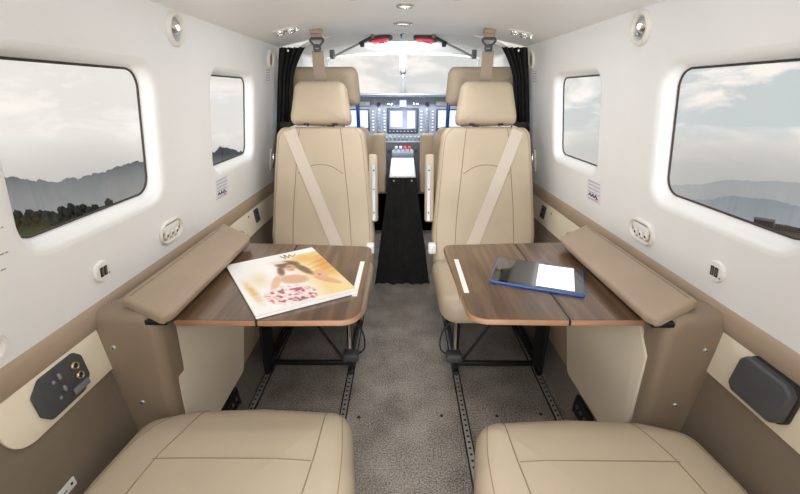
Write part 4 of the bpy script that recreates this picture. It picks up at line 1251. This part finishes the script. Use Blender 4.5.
# ------------------------------------------------------------------ sky
w = bpy.data.worlds.new('overcast_sky'); SC.world = w; w.use_nodes = True
nt = w.node_tree; bg = nt.nodes['Background']
tc = nt.nodes.new('ShaderNodeTexCoord'); sp = nt.nodes.new('ShaderNodeSeparateXYZ')
nt.links.new(tc.outputs['Generated'], sp.inputs[0])
r1 = nt.nodes.new('ShaderNodeMapRange'); r1.inputs[1].default_value = -.7; r1.inputs[2].default_value = .7
nt.links.new(sp.outputs['X'], r1.inputs[0])
base = nt.nodes.new('ShaderNodeMix'); base.data_type = 'RGBA'
base.inputs[6].default_value = lin((241, 235, 228)); base.inputs[7].default_value = lin((203, 210, 211))
nt.links.new(r1.outputs[0], base.inputs[0])
mp = nt.nodes.new('ShaderNodeMapping'); mp.inputs['Scale'].default_value = (4.5, 4.5, 11)
nt.links.new(tc.outputs['Generated'], mp.inputs['Vector'])
nz = nt.nodes.new('ShaderNodeTexNoise'); nz.inputs['Scale'].default_value = 1.5; nz.inputs['Detail'].default_value = 8; nz.inputs['Roughness'].default_value = .55; nz.inputs['Distortion'].default_value = .4
nt.links.new(mp.outputs[0], nz.inputs['Vector'])
cr = nt.nodes.new('ShaderNodeValToRGB'); cr.color_ramp.elements[0].position = .50; cr.color_ramp.elements[0].color = (0, 0, 0, 1); cr.color_ramp.elements[1].position = .62; cr.color_ramp.elements[1].color = (1, 1, 1, 1)
nt.links.new(nz.outputs['Fac'], cr.inputs['Fac'])
cl = nt.nodes.new('ShaderNodeMix'); cl.data_type = 'RGBA'
cl.inputs[7].default_value = lin((255, 248, 241))
mm = nt.nodes.new('ShaderNodeMath'); mm.operation = 'MULTIPLY'; mm.inputs[1].default_value = 1
nt.links.new(cr.outputs['Color'], mm.inputs[0])
nt.links.new(mm.outputs[0], cl.inputs[0]); nt.links.new(base.outputs[2], cl.inputs[6])
nt.links.new(cl.outputs[2], bg.inputs['Color'])
# the sky behind the aircraft is made brighter to fill the cabin through its open rear
r2 = nt.nodes.new('ShaderNodeMapRange'); r2.interpolation_type = 'SMOOTHSTEP'
r2.inputs[1].default_value = -.15; r2.inputs[2].default_value = -.9; r2.inputs[3].default_value = 1; r2.inputs[4].default_value = 3.2
nt.links.new(sp.outputs['Y'], r2.inputs[0]); nt.links.new(r2.outputs[0], bg.inputs['Strength'])

# ------------------------------------------------------------------ cabin lamps and added fill lights
def area(name, loc, rot, size, power, col=(1, .97, .93), sy=None):
    l = bpy.data.lights.new(name, 'AREA'); l.energy = power; l.color = col; l.size = size
    if sy: l.shape = 'RECTANGLE'; l.size_y = sy
    o = bpy.data.objects.new(name, l); COL.objects.link(o); o.location = loc; o.rotation_euler = rot; return o
# two unseen fill lights added over the seats behind the viewer
for Y in (-.15, -.65):
    t = thing('fill_light', 'flat white added fill light on the aft cabin ceiling', 'light', (0, Y, 1.40), 'added aft fill lights')
    part('housing', rbox((0, Y, 1.397), (.46, .30, .018), .006, 2), M['whiteplastic'], t)  # housing of the added fill light
area('fill_lamp', (0, -.15, 1.38), (0, 0, 0), .42, 2.5, (.97, .985, 1), sy=.26)
area('fill_lamp', (0, -.65, 1.38), (0, 0, 0), .42, 2.5, (.97, .985, 1), sy=.26)
# an unseen uplight added behind the viewer to brighten the ceiling
area('fill_uplight', (0, -.45, .62), (math.radians(180-58), 0, 0), .35, 17, (.97, .985, 1))
# the round lamps in the middle of the ceiling
for x, Y, r in ((.006, 1.474, .03), (-.001, 1.835, .04), (-.145, 1.325, .028), (.155, 1.325, .028)):
    a = area('ceiling_lamp', (x, Y, cz(x)-.010), (0, 0, 0), r*2, 1.2, (.98, .99, 1)); a.data.shape = 'DISK'
# fill light added under the cockpit roof to brighten the panel
area('cockpit_fill', (0, 2.62, 1.40), (math.radians(38), 0, 0), .3, 9, (.86, .92, 1), .12)

# the right side wall runs 1.3 degrees out of parallel: turn everything fixed to it about its forward end
RZ = Matrix.Translation((.68, 1.9, 0)) @ Matrix.Rotation(.0224, 4, 'Z') @ Matrix.Translation((-.68, -1.9, 0))
FIX = ('reading_light', 'round_air_vent', 'air_outlet', 'charging_socket', 'placard', 'grab_handle', 'wall_outlet', 'pull_latch', 'panel_screw', 'speaker_box', 'floor_outlet', 'side_console')
SET = ('wall_right', 'window_3', 'window_4', 'baseboard_right', 'trim_4', 'trim_5', 'trim_6')
for o in list(COL.objects):
    if o.parent is None and ((o.name.split('.')[0] in FIX and o.location.x > .4) or o.name in SET):
        mb = RZ @ Matrix.LocRotScale(o.location, o.rotation_euler, None)
        o.location = mb.to_translation(); o.rotation_euler = mb.to_euler()

# ------------------------------------------------------------------ camera
cam = bpy.data.cameras.new('camera'); co = bpy.data.objects.new('camera', cam); COL.objects.link(co)
cam.sensor_width = 36; cam.lens = 18; cam.clip_start = .02; cam.clip_end = 20000
th = math.atan(155/400); yaw = math.atan(3*math.cos(th)/400)
co.location = (0, 0, 1.15); co.rotation_euler = (PI/2-th, 0, yaw)
SC.camera = co
vs = SC.view_settings
vs.view_transform = 'Standard'; vs.look = 'None'; vs.exposure = 0; vs.gamma = 1; vs.use_curve_mapping = False
